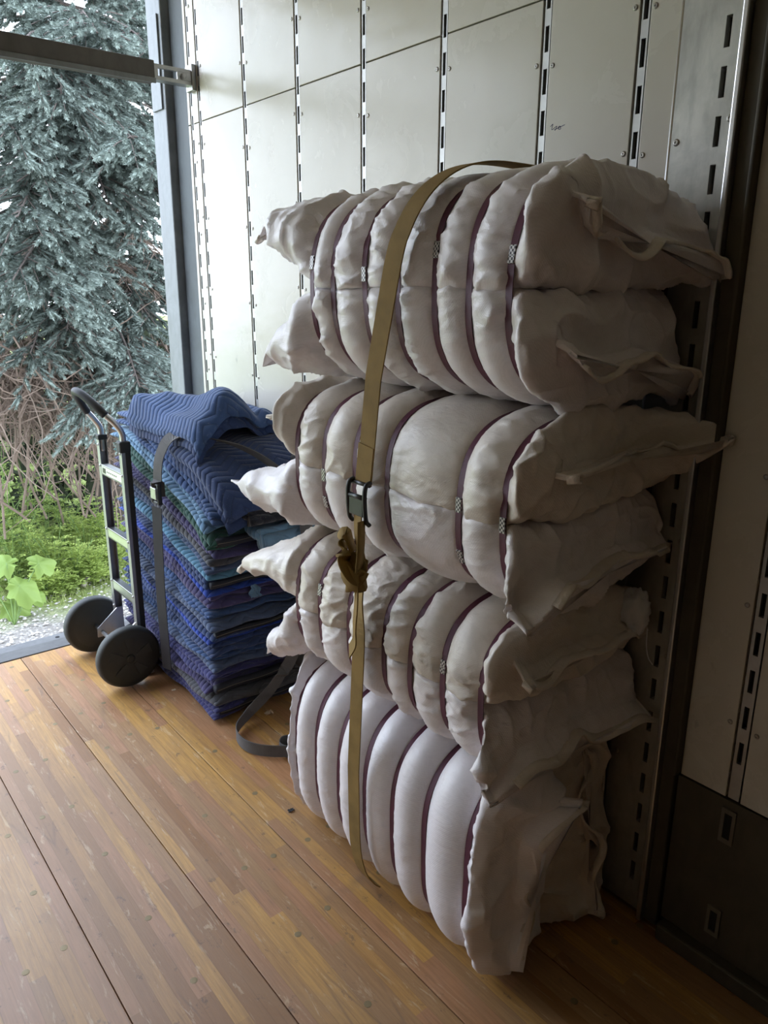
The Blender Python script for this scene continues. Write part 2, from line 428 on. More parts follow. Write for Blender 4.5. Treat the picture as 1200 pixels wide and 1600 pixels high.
# forward wall section: panels above, kick plate below
KZ = .471
edges = [.802] + [v for y in TRR for v in (y + .013 + GAP, y - .013 - GAP)] + [YF]
for k in range(0, len(edges), 2):
    a, b = edges[k + 1], edges[k]
    mk('wall_panel', *boxg((XW, a, KZ + .003), (XW + .012, b, SEAM - .002), .0012), WALLM, wall, False)
    mk('wall_panel', *boxg((XW, a, SEAM + .002), (XW + .012, b, ZC - .02), .0012), WALLM, wall, False)
for y in TRR:
    track(y, KZ + .003, ZC - .02, .052, hw=.013)
    for k in range(8):
        for s in (-1, 1): rivet(y + s * .031, .66 + k * .285 + s * .004)
mk('kick_plate', *boxg((XW - .004, YF, .05), (XW + .012, .805, KZ), .0015), DARKGALV, wall, False)
FRAMEM = m_galv('slot_frame_steel', (.20, .17, .13), .6, .3)
for y in TRR:
    for z, h in ((.405, .045), (.135, .040)):
        fr = MB()
        for a, b in (((y - .017, z - h), (y - .009, z + h)), ((y + .009, z - h), (y + .017, z + h)), ((y - .009, z - h), (y + .009, z - h + .012)), ((y - .009, z + h - .012), (y + .009, z + h))):
            fr.box((XW - .009, a[0], a[1]), (XW - .004, b[0], b[1]))
        f_ = fr.build('slot_frame', FRAMEM, wall)
        mk('slot_recess', *boxg((XW - .0055, y - .009, z - h + .012), (XW - .0042, y + .009, z + h - .012)), DARK, f_, False)
mk('baseboard_right', *boxg((XW - .035, YF, .001), (XW + .01, .80, .049), .006), DARKGALV, None, False, kind='structure')
riv.build('rivets', m_simple('rivet_metal', (.40, .38, .35), .35, .9), wall, kind='stuff')
# pen scribble on the panel beside a track
pm = MB()
for pts in ([(860, 198), (864, 194), (862, 203), (870, 197), (867, 204)], [(866, 203), (882, 195), (880, 196)], [(872, 199), (875, 197), (876, 201), (873, 202), (872, 199)]):
    pm.add(*tubeg(catmull([px_x(a, b, XW - .0002) for a, b in pts], 4), .0007, 4))
pm.build('pen_mark', m_simple('blue_ink', (.05, .05, .16), .6), wall)

# rest of the box, out of view: left wall, ceiling, bulkhead, toned to steer bounced light
PANELW = m_simple('interior_bounce_tone', (.27, .19, .12), .5, 0, .1, 3)
wl = empty('wall_left', (XL, 0, 0), kind='structure')
for k in range(4):
    mk('wall_panel', *boxg((XL - .05, YF + k * 1.455 + .002, 0), (XL, YF + (k + 1) * 1.455 - .002, ZC), .002), PANELW if k < 2 else WALLM, wl, False)  # forward panels toned darker to cut the bounce
wf = mk('wall_front', *boxg((XL - .05, YF - .05, -.05), (XW + .06, YF, ZC)), m_simple('bulkhead_bounce_tone', (.09, .06, .04), .6, 0, .1, 3), None, False, kind='structure')
ce = mk('ceiling', *boxg((XL - .05, YF - .05, ZC), (XW + .10, 3.56, ZC + .05)), m_simple('ceiling_bounce_tone', (.76, .67, .57), .6, 0, .1, 3), None, False, kind='structure')
# rear door frame posts
po = empty('trim_2', (XW, 3.4, 0), kind='structure')
mk('seal_strip', *boxg((XW + .002, 3.272, .002), (XW + .05, 3.400, ZC - .005), .004), POSTD, po, False)
mk('door_post', *boxg((XW - .035, 3.402, .006), (XW + .10, 3.545, ZC - .005), .006), POSTM, po, False)
mk('door_hinge_plate', *boxg((XW - .043, 3.425, 2.34), (XW - .0355, 3.52, 2.70), .002), POSTM, po, False)
po2 = empty('trim_3', (XL, 3.4, 0), kind='structure')
mk('door_post', *boxg((XL - .10, 3.422, .006), (XL + .03, 3.545, ZC - .005), .006), POSTM, po2, False)

# ------------------------------------------------------------------ shoring beam
sb = empty('shoring_beam', (.3, 3.2, 2.38), 'grey shoring beam spanning high across the open rear doorway', 'beam')
BWOOD = m_galv('beam_surface', (.13, .12, .115), .6, .15)
mb = MB(); mb.box((XL + .13, 3.175, 2.380), (1.41, 3.235, 2.456), .004)
mb.build('beam_body', BWOOD, sb)
mk('lower_edge', *boxg((XL + .13, 3.168, 2.374), (1.41, 3.176, 2.392), .001), POSTM, sb, False)
mb = MB()
for a, b in (((1.395, 3.180, 2.390), (1.57, 3.187, 2.404)), ((1.395, 3.180, 2.432), (1.57, 3.187, 2.446)), ((1.395, 3.180, 2.404), (1.425, 3.187, 2.432)), ((1.505, 3.180, 2.404), (1.57, 3.187, 2.432)),
             ((1.395, 3.187, 2.390), (1.57, 3.225, 2.396)), ((1.395, 3.187, 2.440), (1.57, 3.225, 2.446))):
    mb.box(a, b, .001)
ef = mb.build('end_fitting', STEEL, sb)
mk('hook_plate', *boxg((1.564, 3.172, 2.372), (1.5825, 3.232, 2.468), .003), STEEL, sb, False)
mk('latch', *latheg([(.011, 0), (.011, .012), (.006, .014)], (1.53, 3.180, 2.418), (0, -1, 0), 12), STEEL, ef, False)
mb = MB(); mb.box((XL + .002, 3.180, 2.388), (XL + .14, 3.225, 2.448), .002); mb.build('end_fitting', STEEL, sb)

# ------------------------------------------------------------------ bales
def resample(P, n, closed=True):
    Q = np.vstack([P, P[:1]]) if closed else np.asarray(P)
    L = np.concatenate([[0], np.cumsum(np.linalg.norm(np.diff(Q, axis=0), axis=1))])
    s = np.linspace(0, L[-1], n, endpoint=not closed)
    return np.stack([np.interp(s, L, Q[:, i]) for i in range(Q.shape[1])], 1)
HEMM = m_bag('woven_bag_hem', (.78, .72, .66), (.66, .58, .50))
def polar(th, A, B, n):
    return (np.abs(np.cos(th) / A) ** n + np.abs(np.sin(th) / B) ** n) ** (-1.0 / n)
NT = 260
def ray_super(a0, b0, th, A, B, n):
    """distance from (a0,b0) along th to the superellipse |a/A|^n+|b/B|^n=1"""
    lo = np.zeros_like(th); hi = np.full_like(th, 2.0)
    for _ in range(36):
        m = (lo + hi) / 2
        f = np.abs((a0 + m * np.cos(th)) / A) ** n + np.abs((b0 + m * np.sin(th)) / B) ** n
        lo = np.where(f < 1, m, lo); hi = np.where(f < 1, hi, m)
    return lo
def lobe(th, o, grow):
    """body contour of one sack: its half of the tied bale, rounded where it meets the other sack"""
    A, B, n = o['A'] + grow, o['BT'] + grow * .9, o['n']
    bl = o['side'] * o['BT'] / 2
    r1 = ray_super(0, bl, th, A, B, n)
    sn = -o['side'] * np.sin(th)
    r2 = np.where(sn > 1e-4, (o['BT'] / 2 + .004) / np.maximum(sn, 1e-4), 9.0)
    k = o.get('ck', 11)
    r = (r1 ** -k + r2 ** -k) ** (-1.0 / k)
    return r * np.cos(th), bl + r * np.sin(th)
def sack(parent, o, m, seed, wrinkle=1.0):
    """one sack of a tied bale: straps (y list), a = seam direction, b = thin direction, BT = half thickness of the whole bale,
    side = which half; near/far = end shapes with two ears (dy, da, db)"""
    st = sorted(o['straps']); y0, y1 = st[0], st[-1]
    pinch = o.get('pinch', .024)
    rows = []
    ny = int((y1 - y0) / .0046)
    for y in np.linspace(y0, y1, ny):
        k = np.searchsorted(st, y, 'right') - 1; k = min(max(k, 0), len(st) - 2)
        g = st[k + 1] - st[k]; d = (abs(y - (st[k] + st[k + 1]) / 2)) / (g / 2); fl = .008 / (g / 2)
        d = np.clip((1 - d - fl) / (1 - fl), 0, 1)
        s = -pinch + pinch * min(1.25, .6 + g / .25) * math.sin(math.pi / 2 * d) ** .62 if d > 0 else -pinch
        rows.append((y, s, 0.0, 0))
    NC = 46; caps = np.linspace(0, 1, NC + 1)[1:]
    allr = [(y0, 0, t, -1) for t in caps][::-1] + rows + [(y1, 0, t, 1) for t in caps]
    tt = np.linspace(0, 2 * math.pi, 3000, endpoint=False); ca, cb = lobe(tt, o, 0)
    L = np.concatenate([[0], np.cumsum(np.hypot(np.diff(ca), np.diff(cb)))]); th = np.interp(np.arange(NT) * L[-1] / NT, L, tt)
    A, BT = o['A'], o['BT']; B = BT / 2; bl = o['side'] * B
    P = np.zeros((len(allr), NT, 3)); capT = np.zeros(len(allr)); wsel = np.zeros(len(allr)); dst = np.zeros(len(allr)); hemv = np.zeros(len(allr))
    for r, (y, s, t, w) in enumerate(allr):
        if w == 0:
            a, b = lobe(th, o, s); yy = np.full(NT, y)
            dst[r] = min(abs(y - q) for q in st)
        else:
            c = o['near'] if w < 0 else o['far']
            hem = c.get('hem', .03); tb = .86; puff = c.get('puff', .010)
            q = min(t / tb, 1.0); hb = max(0, (t - tb) / (1 - tb)); ph = q * math.pi / 2
            sc = -pinch + (pinch + puff) * float(sstep(0, .32, q))
            a1, b1 = lobe(th, o, sc); rr = polar(th, A + sc, B * c.get('fat', 1.02) + sc * .5, 2.3)
            a2, b2 = rr * np.cos(th), bl + rr * np.sin(th)
            e = float(sstep(0, .55, q)); a = a1 + (a2 - a1) * e; b = b1 + (b2 - b1) * e
            ch = max(math.cos(ph), 0.0) ** c.get('pw', .6)
            sm = c.get('seam', 0.0)
            b = bl + (b - bl) * ch * (1 - .008 / B) + np.sign(b - bl) * .0035 + sm * math.sin(ph)
            a = a * (1 - c.get('narrow', .05) * math.sin(ph) ** 3)
            eq = math.sin(ph) ** 3 * (1 + .06 * hb)
            al = np.clip(a / A, -1, 1); ep = c.get('ep', 4.0)
            p0 = np.minimum(np.clip(-al, 0, 1) ** ep, .74) / .74; p1 = np.minimum(np.clip(al, 0, 1) ** ep, .74) / .74
            e0, e1 = c['ear0'], c['ear1']
            dish = c.get('dish', .02) * (1 - np.abs(al) ** 2) * eq + c.get('skew', 0.0) * (al + 1) / 2 * math.sin(ph)
            yy = c['len'] * math.sin(ph) + hem * hb - dish + eq * (e0[0] * p0 + e1[0] * p1)
            a = a + eq * (e0[1] * p0 + e1[1] * p1)
            b = b + eq * (e0[2] * p0 + e1[2] * p1) + hb * c.get('droop', -.02)
            yy = y + w * yy
            capT[r] = t; dst[r] = 1; hemv[r] = hb
        P[r, :, 0] = a; P[r, :, 1] = yy; P[r, :, 2] = b
        wsel[r] = w
    bN = P[:, :, 2].copy()
    if o.get('vert'): W = np.stack([o['b0'] + P[:, :, 2], P[:, :, 1], o['a0'] + P[:, :, 0]], -1)
    else: W = np.stack([o['a0'] + P[:, :, 0], P[:, :, 1], o['b0'] + P[:, :, 2]], -1)
    du = np.gradient(W, axis=0); dv = np.roll(W, -1, 1) - np.roll(W, 1, 1)
    N = np.cross(dv, du); N /= np.linalg.norm(N, axis=2)[..., None] + 1e-9
    sg = np.sign(((W - W.mean(1, keepdims=True)) * N).sum(2).mean()); N *= sg if sg != 0 else 1
    body = (wsel == 0)[:, None].astype(float); ct = capT[:, None]
    D = np.zeros(W.shape[:2]); X, Yw, Zw = W[..., 0], W[..., 1], W[..., 2]
    # puckers beside the bands, soft folds between them, wrinkles along the crease
    pk = np.exp(-dst[:, None] / .022) * (1 - np.exp(-dst[:, None] / .006))
    pn = vnoise(np.stack([X * 50, Yw * 6, Zw * 50], -1), seed) - .5
    fd = 1 - np.exp(-np.maximum(dst[:, None] - .006, 0) / .010)
    cr = np.exp(-np.abs(bN) / .055)
    msk = np.clip(sstep(.42, .60, fbm(W * 5.5, 2, seed + 9)) * .8 + .15 + cr * .9, 0, 1.4)
    D += body * pk * pn * .013 * wrinkle * (.25 + msk)
    wq = .6 * (vnoise(W * 7, seed + 3) - .5)
    sc1 = np.stack([X * 30, Yw * 5 + 1.2 * wq, Zw * 34 + Yw * 5], -1)
    lf = vnoise(sc1, seed + 5) - .5
    D += body * fd * lf * .006 * msk * wrinkle
    rd = lambda F_, sd, pw: ridged(F_, 1, sd) ** pw
    f1 = rd(np.stack([X * 26, Yw * 7 + 2 * wq, Zw * 30 + Yw * 9 + 3 * wq], -1), seed + 6, 5)
    f2 = rd(np.stack([X * 42, Yw * 11 + 3 * wq, Zw * 50 - Yw * 12 + 4 * wq], -1), seed + 8, 4)
    f3 = rd(np.stack([X * 70, Yw * 16, Zw * 85 + Yw * 10], -1), seed + 10, 3)
    D += body * fd * (f1 * .0062 + f2 * .0042 + f3 * .0022 - .003) * np.clip(msk, 0, 1.2) * wrinkle
    D += body * fd * (fbm(W * 7, 2, seed + 7) - .5) * .010
    # crumpled ends
    cw = sstep(.02, .30, ct) * (1 - body)
    wv = W + .06 * (np.stack([vnoise(W * 7, seed + 11), vnoise(W * 7, seed + 12), vnoise(W * 7, seed + 13)], -1) - .5)
    D += cw * ((fbm(wv * 5, 2, seed + 20) - .5) * .030 + (ridged(wv * 5.5, 1, seed + 21) ** 6 - .15) * .020 + (ridged(wv * 12, 1, seed + 22) ** 5 - .2) * .011 + (ridged(wv * 26, 1, seed + 23) ** 3 - .3) * .005) * o.get('crumple', 1.0)
    pl = vnoise(np.stack([X * 60, Yw * 3, Zw * 60], -1), seed + 31) - .5
    D += (1 - body) * np.exp(-ct / .18) * sstep(0, .06, ct) * pl * .020
    D *= np.where(wsel[:, None] == 0, 1, 1 - sstep(.62, .90, ct) * .60)
    W = W + N * D[..., None]
    # wavy hem along the sewn end
    hemw = (sstep(.70, 1.0, ct) + hemv[:, None]) * (1 - body)
    wob = (vnoise(np.stack([X * 13, Yw * 2, Zw * 13], -1), seed + 41) - .5) * .032 * hemw
    if o.get('vert'): W[..., 0] += wob
    else: W[..., 2] += wob
    W[..., 1] += (vnoise(np.stack([X * 9, X * 0 + 5, Zw * 9], -1), seed + 43) - .5) * .03 * hemw * np.sign(wsel)[:, None]
    for hgt, dy, yr in o.get('fold', ()): pass
    zm = o.get('zmin')
    if zm is not None: W[..., 2] = np.where(W[..., 2] < zm + .03, zm + .03 * np.exp((W[..., 2] - zm - .03) / .03), W[..., 2])
    wx = XW - .006
    W[..., 0] = np.where(W[..., 0] > wx - .04, wx - .04 * np.exp(-(W[..., 0] - wx + .04) / .04), W[..., 0])
    n = len(allr); V = W.reshape(-1, 3); c0 = len(V); V = np.vstack([V, W[0].mean(0), W[-1].mean(0)])
    FF = [tuple(f) for f in gridF(n, NT, True).tolist()]
    FF += [((j + 1) % NT, j, c0) for j in range(NT)] + [((n - 1) * NT + j, (n - 1) * NT + (j + 1) % NT, c0 + 1) for j in range(NT)]
    sk = mk('sack', V, FF, m, parent, True)
    q = NT // 2; ap = np.arange(4, q - 3)      # sewn double hem along each end
    for r0, r1 in ((0, 4), (n - 1, n - 5)):
        Pm = W[r0, ap]; dr = W[r0, ap] - W[r1, ap]; dr /= np.linalg.norm(dr, axis=1)[:, None] + 1e-9
        Pm = Pm + dr * .004; Pm[:, 0] = np.minimum(Pm[:, 0], XW - .012); Pm[:, 2] = np.maximum(Pm[:, 2], .012)
        mk('hem', *ribbong(Pm, dr + np.array([0, 0, .25 if not o.get('vert') else 0]), .024, .006), HEMM, sk, True)
    return sk
def m_seal():
    M = Mat('band_seal', (.5, .48, .46), .4, .3)
    w = M.n('TexChecker', {'Vector': M.pos((1, 1.1, 1)), 'Scale': 210.0, 'Color1': (.52, .50, .48, 1), 'Color2': (.05, .045, .05, 1)})
    M.base(w.outputs[0]); return M.m
SEALM = m_seal()
SEALB = m_simple('band_seal_ink', (.06, .05, .06), .6)
def bale(loc, label, base, near, far, mats, seals=(), seed=0, wrinkle=1.0, width=.016):
    """base: straps, a0, b0 (bale centre), A, BT, n, vert; near/far: two end dicts (side -1 and side +1)"""
    root = empty('bale', loc, label, 'bale', 'strapped bales in the stack')
    for i, sd in enumerate((-1, 1)):
        o = dict(base, side=sd, near=near[i], far=far[i]); sack(root, o, mats[i], seed + 100 * i, wrinkle)
    r = np.random.default_rng(seed + 5); pin = base.get('pinch', .024)
    th = np.linspace(0, 2 * math.pi, 110, endpoint=False)
    rr = polar(th, base['A'] - pin + .004, base['BT'] + .9 * (-pin + .004), base['n'])
    ca, cb = rr * np.cos(th), rr * np.sin(th)
    H = np.stack([base['b0'] + cb, base['a0'] + ca], 1) if base.get('vert') else np.stack([base['a0'] + ca, base['b0'] + cb], 1)
    H[:, 1] = np.maximum(H[:, 1], .004); H[:, 0] = np.minimum(H[:, 0], XW - .008)
    zc = H[:, 1].mean()
    for i, y in enumerate(sorted(base['straps'])):
        tl = r.normal(0, .010)
        P = np.stack([H[:, 0], y + tl * (H[:, 1] - zc) / .2 * .3 + .002 * np.sin(H[:, 1] * 17 + i), H[:, 1]], 1)
        b = mk('band', *ribbong(P, (0, 1, 0), width, .0016, True), MAROON, root, False)
        for (k, z) in seals:
            if k == i:
                j = np.argmin(np.abs(H[:, 1] - z) + 10 * (H[:, 0] > H[:, 0].mean()))
                c = P[j]; sq = MB()
                t_ = P[j - 1] - P[j + 1]; t_ /= np.linalg.norm(t_); nn = np.cross(t_, [0, 1, 0]); nn *= np.sign(-nn[0]) if nn[0] else 1
                V, F = boxg((-.0075, -.016, -.001), (.0075, .016, .0036), .001); V = np.array(V)
                q = mk('crimp_seal', c + V[:, :1] * np.array([0, 1, 0]) + V[:, 1:2] * t_ + V[:, 2:] * nn, F, SEALM, b, False)
                sq = MB()
    return root
E1 = lambda l, e0, e1, **k: dict(dict(len=l, ear0=e0, ear1=e1), **k)

bale((1.33, 1.3, 1.375), 'topmost bale of the stack, dusty grey sacks with ragged corner ears against the metal plate',
     dict(straps=[.97, 1.073, 1.17, 1.285, 1.396, 1.515, 1.601], a0=1.322, b0=1.605, A=.264, BT=.232, n=2.75, ck=20, pinch=.019),
     (E1(.100, (-.03, .06, .03), (.0, .04, -.095), skew=.05, hem=.035, droop=-.02, pw=.5, puff=.014, seam=-.005, fat=1.0),
      E1(.105, (-.03, .07, .055), (.045, .05, -.045), ep=3.2, skew=.05, hem=.03, droop=-.025, pw=.5, puff=.014, seam=-.02, fat=1.0)),
     (E1(.11, (.13, .02, -.045), (.04, 0, -.02), hem=.012, ep=2.3), E1(.10, (.13, .02, .045), (.04, 0, 0), hem=.012, ep=2.3)),
     [BAG, BAG], seals=((6, 1.66), (4, 1.63), (2, 1.68), (0, 1.66)), seed=11)
bale((1.33, 1.3, .953), 'second bale from the top, behind the ratchet buckle, with a wide middle bulge',
     dict(straps=[.958, 1.08, 1.315, 1.439, 1.569, 1.692], a0=1.322, b0=1.164, A=.264, BT=.211, n=3.0, ck=20, pinch=.020),
     (E1(.085, (-.05, .0, -.06), (.0, .03, -.0), skew=.05, hem=.035, droop=-.02, pw=.5, puff=.014, fat=1.0),
      E1(.10, (-.03, .07, .0), (.10, .05, .03), skew=.05, hem=.03, droop=.0, pw=.5, puff=.014, fat=1.0, ep=3.0)),
     (E1(.09, (.25, .02, -.03), (.04, 0, -.02), hem=.012, ep=2.3), E1(.08, (.03, .01, 0), (.04, 0, 0), hem=.012, ep=2.3)),
     [BAG, BAG2], seals=((0, 1.16), (1, 1.18), (1, 1.06), (4, 1.15), (4, 1.08)), seed=37)
bale((1.33, 1.3, .555), 'third bale down the stack, resting on the clean white bottom bale',
     dict(straps=[.996, 1.113, 1.224, 1.323, 1.469, 1.599, 1.709], a0=1.322, b0=.755, A=.264, BT=.203, n=3.0, ck=20, zmin=.5, pinch=.020),
     (E1(.06, (-.03, .0, -.09), (.0, .0, -.03), hem=.03, droop=-.03, pw=.5, puff=.012, fat=1.0),
      E1(.08, (-.02, .04, .02), (-.02, .0, .01), hem=.03, droop=-.02, pw=.5, puff=.012, fat=1.0)),
     (E1(.08, (.10, .02, -.10), (.04, 0, -.02), hem=.012, ep=2.3), E1(.08, (.25, .02, -.08), (.04, 0, 0), hem=.012, ep=2.3)),
     [BAG, BAG2], seals=((1, .80), (5, .82)), seed=59)
bale((1.33, 1.35, .0), 'bottom bale of the stack, cleanest and whitest, standing on the floorboards',
     dict(straps=[1.02, 1.165, 1.285, 1.40, 1.52, 1.63, 1.735], a0=.280, b0=1.322, A=.284, BT=.268, n=3.1, vert=True, pinch=.026, zmin=.004, ck=20),
     (E1(.07, (.0, .03, -.02), (.03, -.08, .07), hem=.035, droop=.02, pw=.5, puff=.012, fat=1.0),
      E1(.06, (.02, .03, .0), (-.02, -.05, .0), hem=.02, droop=.0, pw=.45, puff=.010, fat=1.0)),
     (E1(.05, (.02, .02, 0), (.02, -.02, 0), hem=.01), E1(.05, (.02, .02, 0), (.02, -.02, 0), hem=.01)),
     [BAG3, BAG2], seed=83, wrinkle=.3)
# ------------------------------------------------------------------ gold ratchet strap over the stack
rs = empty('ratchet_strap', (1.05, 1.36, .0), 'gold-brown webbing strap with metal buckle and knot running down the bale stack', 'strap')
def yz(z): return float(np.interp(z, [0, .2, .4, .7, 1.0, 1.13, 1.42, 1.72, 1.84], [1.385, 1.388, 1.392, 1.372, 1.352, 1.352, 1.312, 1.232, 1.20]))
def stack_hull():
    pts = []
    th = np.linspace(0, 2 * math.pi, 300)
    for a0, b0, A, BT, n, v in ((1.322, 1.605, .264, .232, 2.75, 0), (1.322, 1.164, .264, .211, 3.0, 0), (1.322, .755, .264, .203, 3.0, 0), (.280, 1.322, .284, .268, 3.1, 1)):
        r = polar(th, A + .020, BT + .018, n); ca, cb = r * np.cos(th), r * np.sin(th)
        pts.append(np.stack([b0 + cb, a0 + ca], 1) if v else np.stack([a0 + ca, b0 + cb], 1))
    pts = np.concatenate(pts); pts = pts[pts[:, 0] < 1.5]
    top = pts[pts[:, 1].argmax()]
    arc = pts[(pts[:, 1] > 1.70) & (pts[:, 0] < top[0])]; arc = arc[np.argsort(-arc[:, 1])]
    zs = np.linspace(1.70, 0.0, 170); xf = np.array([pts[np.abs(pts[:, 1] - z) < .012][:, 0].min() for z in zs])
    keep = [0]
    for i in range(1, len(zs)):
        while len(keep) > 1:
            p, q = keep[-2], keep[-1]
            if xf[q] > xf[p] + (xf[i] - xf[p]) * (q - p) / (i - p): keep.pop()
            else: break
        keep.append(i)
    xe = np.interp(np.arange(len(zs)), keep, xf[keep])
    return np.vstack([arc, np.stack([xe, zs], 1)])
Hs = stack_hull(); Hs = resample(Hs, 140, False)
Hs = Hs[Hs[:, 1] > .012]
topz = Hs[0, 1]
pre = np.array([(1.578, 1.80), (1.56, 1.83), (1.53, topz)])
front = np.vstack([pre, Hs])
P3 = np.stack([front[:, 0] - .006, [yz(z) for z in front[:, 1]], np.maximum(front[:, 1], .006)], 1)
up = P3[P3[:, 2] > 1.17]
mk('webbing', *ribbong(up, (0, 1, 0), .052, .003), GOLD, rs, False)
bk0 = up[-1].copy()
# stitched end lap just above the buckle
lap = up[up[:, 2] < 1.275] - np.array([.0035, 0, 0])
mk('stitched_lap', *ribbong(lap, (0, 1, 0), .054, .003), GOLD, rs, False)
xb = bk0[0] - .006; yb = yz(1.15)
mb = MB()
for s in (-1, 1):
    mb.add(*tubeg(catmull([(xb + .004, yb + s * .031, 1.185), (xb - .010, yb + s * .031, 1.178), (xb - .014, yb + s * .031, 1.15), (xb - .010, yb + s * .031, 1.10), (xb, yb + s * .031, 1.085)], 5), .0055, 8))
mb.add(*tubeg([(xb, yb - .031, 1.178), (xb, yb + .031, 1.178)], .005, 8))
mb.add(*tubeg([(xb - .012, yb - .031, 1.15), (xb - .012, yb + .031, 1.15)], .006, 8))
bkl = mb.build('buckle', BLACKSTEEL, rs, True)
mk('buckle_lever', *boxg((xb - .016, yb - .027, 1.105), (xb - .009, yb + .027, 1.150), .003), BLACKSTEEL, bkl, False)
# lower webbing from buckle through the knot
low = P3[(P3[:, 2] < 1.0)].copy()
th_ = np.where(low[:, 2] > .80, .36, 1.0)
mid = catmull([(xb - .008, yb, 1.12), (xb - .012, yb - .004, 1.06), (xb - .006, yb - .008, 1.01), tuple(low[0] - np.array([.003, 0, 0]))], 6)
mk('webbing', *ribbong(mid, (.25, 1, 0), .040, .003), GOLD, rs, False)
tw = np.array([(.0 + .5 * math.exp(-((p[2] - .90) / .07) ** 2), 1, 0) for p in low])
mk('webbing', *ribbong(low, tw, .046, .003), GOLD, rs, False)
# the knot: two loops of the same webbing drawn tight
kz, kx, ky = .972, xb - .020, yb - .004
kn = MB()
a = np.linspace(0, 2 * math.pi, 22)
kn.add(*ribbong(np.stack([kx - .004 + .016 * np.sin(a), ky + .034 * np.cos(a), kz + .010 * np.sin(a) + .018 * np.cos(a)], 1), (.2, .1, 1), .040, .004))
kn.add(*ribbong(catmull([(kx + .01, ky - .024, kz - .022), (kx - .016, ky - .012, kz - .008), (kx - .024, ky + .010, kz + .020), (kx - .010, ky + .034, kz + .048), (kx - .006, ky + .046, kz + .070), (kx + .004, ky + .040, kz + .080), (kx + .010, ky + .02, kz + .04)], 6), (.35, .55, .6), .036, .004))
kn.add(*ribbong(catmull([(kx, ky + .03, kz - .03), (kx - .020, ky + .006, kz - .034), (kx - .012, ky - .024, kz - .014), (kx, ky - .03, kz + .01)], 6), (.2, .2, 1), .030, .004))
kn.add(*ribbong(catmull([(kx - .004, ky - .028, 1.10), (kx - .010, ky - .034, 1.04), (kx - .006, ky - .022, kz + .01)], 6), (.9, .45, 0), .034, .0035))
kn.build('knot', GOLD, rs, True)
tl = catmull([(kx - .006, ky - .012, .945), (kx - .018, ky - .026, .90), (kx - .020, ky - .022, .85), (kx - .010, ky - .008, .80), (kx - .010, ky + .012, .765)], 8)
mk('webbing_tail', *ribbong(tl, (.55, 1, .1), .042, .003), GOLD, rs, False)

# ------------------------------------------------------------------ moving blankets
def m_quilt(name, col, edge=.55, k=9.0):
    M = Mat(name, col, .85, 0, .2)
    p = M.n('TexCoord').outputs['Object']; sx = M.n('SeparateXYZ', {'Vector': p})
    zz = M.math('PINGPONG', M.math('MULTIPLY', M.math('ADD', sx.outputs['X'], M.math('MULTIPLY', sx.outputs['Z'], .7)), 14), 1.0)
    t = M.math('ADD', M.math('MULTIPLY', sx.outputs['Y'], 120.0), M.math('MULTIPLY', zz, 3.6))
    t = M.math('ADD', t, M.math('MULTIPLY', M.noise(6, p, 2), 1.5))
    sn = M.math('ABSOLUTE', M.math('SINE', t))
    nz = M.noise(9, p, 4); lint = M.noise(90, p, 3)
    c = M.mix(M.ramp(nz, [(.35, 0), (.7, 1)]), col, tuple(x * .72 for x in col))
    c = M.mix(M.ramp(sn, [(0, .55), (.35, 0)]), c, tuple(x * .5 for x in col))
    c = M.mix(M.math('MULTIPLY', M.ramp(lint, [(.6, 0), (.8, 1)]), .18), c, (.45, .45, .5))
    M.base(c); M.bump(M.math('POWER', sn, .6), .55, .008); M.bump(lint, .2, .003)
    M.b.inputs['Sheen Weight'].default_value = .25
    return M.m
QC = {k: m_quilt('quilt_' + k, c) for k, c in dict(navy=(.032, .056, .145), indigo=(.040, .040, .14), purple=(.060, .050, .135), blue=(.045, .090, .215), royal=(.022, .06, .34),
      teal=(.10, .24, .36), lightblue=(.15, .27, .40), green=(.025, .085, .065), grey=(.075, .075, .085), slate=(.07, .10, .18), black=(.016, .017, .026), sky=(.09, .24, .48)).items()}
BIND = m_simple('blanket_binding', (.012, .013, .022), .75)
STITCH = m_simple('stitch_thread', (.30, .26, .18), .8)
def leafg(x0, x1, y0, y1, zf, th, nx, ny, seed, ex=10.0):
    """one layer of a folded blanket; zf(x,y) gives its mid height"""
    u = (1 - np.cos(np.linspace(0, math.pi, nx))) / 2; v = (1 - np.cos(np.linspace(0, math.pi, ny))) / 2
    U, Vv = np.meshgrid(u, v, indexing='ij')
    rx = vnoise(np.stack([Vv * 6, U * 0 + seed, U * 0], -1), seed) - .5; ry = vnoise(np.stack([U * 5, U * 0 + seed * 3.3, U * 0], -1), seed + 3) - .5
    X = x0 + (x1 - x0) * U + rx * .022 * (1 - U); Y = y0 + (y1 - y0) * Vv + ry * .03 * (1 - Vv) + ry * .03 * Vv
    T = (np.clip(1 - np.abs(2 * U - 1) ** 14, 0, 1) ** .5) * (np.clip(1 - np.abs(2 * Vv - 1) ** 22, 0, 1) ** .5)
    nz = (fbm(np.stack([X * 7, Y * 5, X * 0 + seed * 1.7], -1), 2, seed) - .5) * .014
    q = np.abs(np.sin(Y * 60 + 2.2 * np.abs(((X * 9) % 2) - 1))) * .0016
    M = zf(X, Y) + nz
    top = M + T * (th / 2 + q); bot = M - T * (th / 2)
    n = nx * ny; V = np.concatenate([np.stack([X, Y, top], -1).reshape(-1, 3), np.stack([X, Y, bot], -1).reshape(-1, 3)])
    g = gridF(nx, ny); F = [tuple(f) for f in g.tolist()] + [tuple(f[::-1]) for f in (g + n).tolist()]
    return V, F
ZF0, ZN0 = 1.055, .815
def zfun(f):
    f = f
    def z(X, Y):
        t = np.clip((Y - 2.36) / (3.0 - 2.36), -.1, 1.2)
        far = .012 + f * ZF0; near = .012 + f * ZN0
        return near + (far - near) * t + .02 * f * np.sin(t * 3.1)
    return z
blk_rng = np.random.default_rng(21)
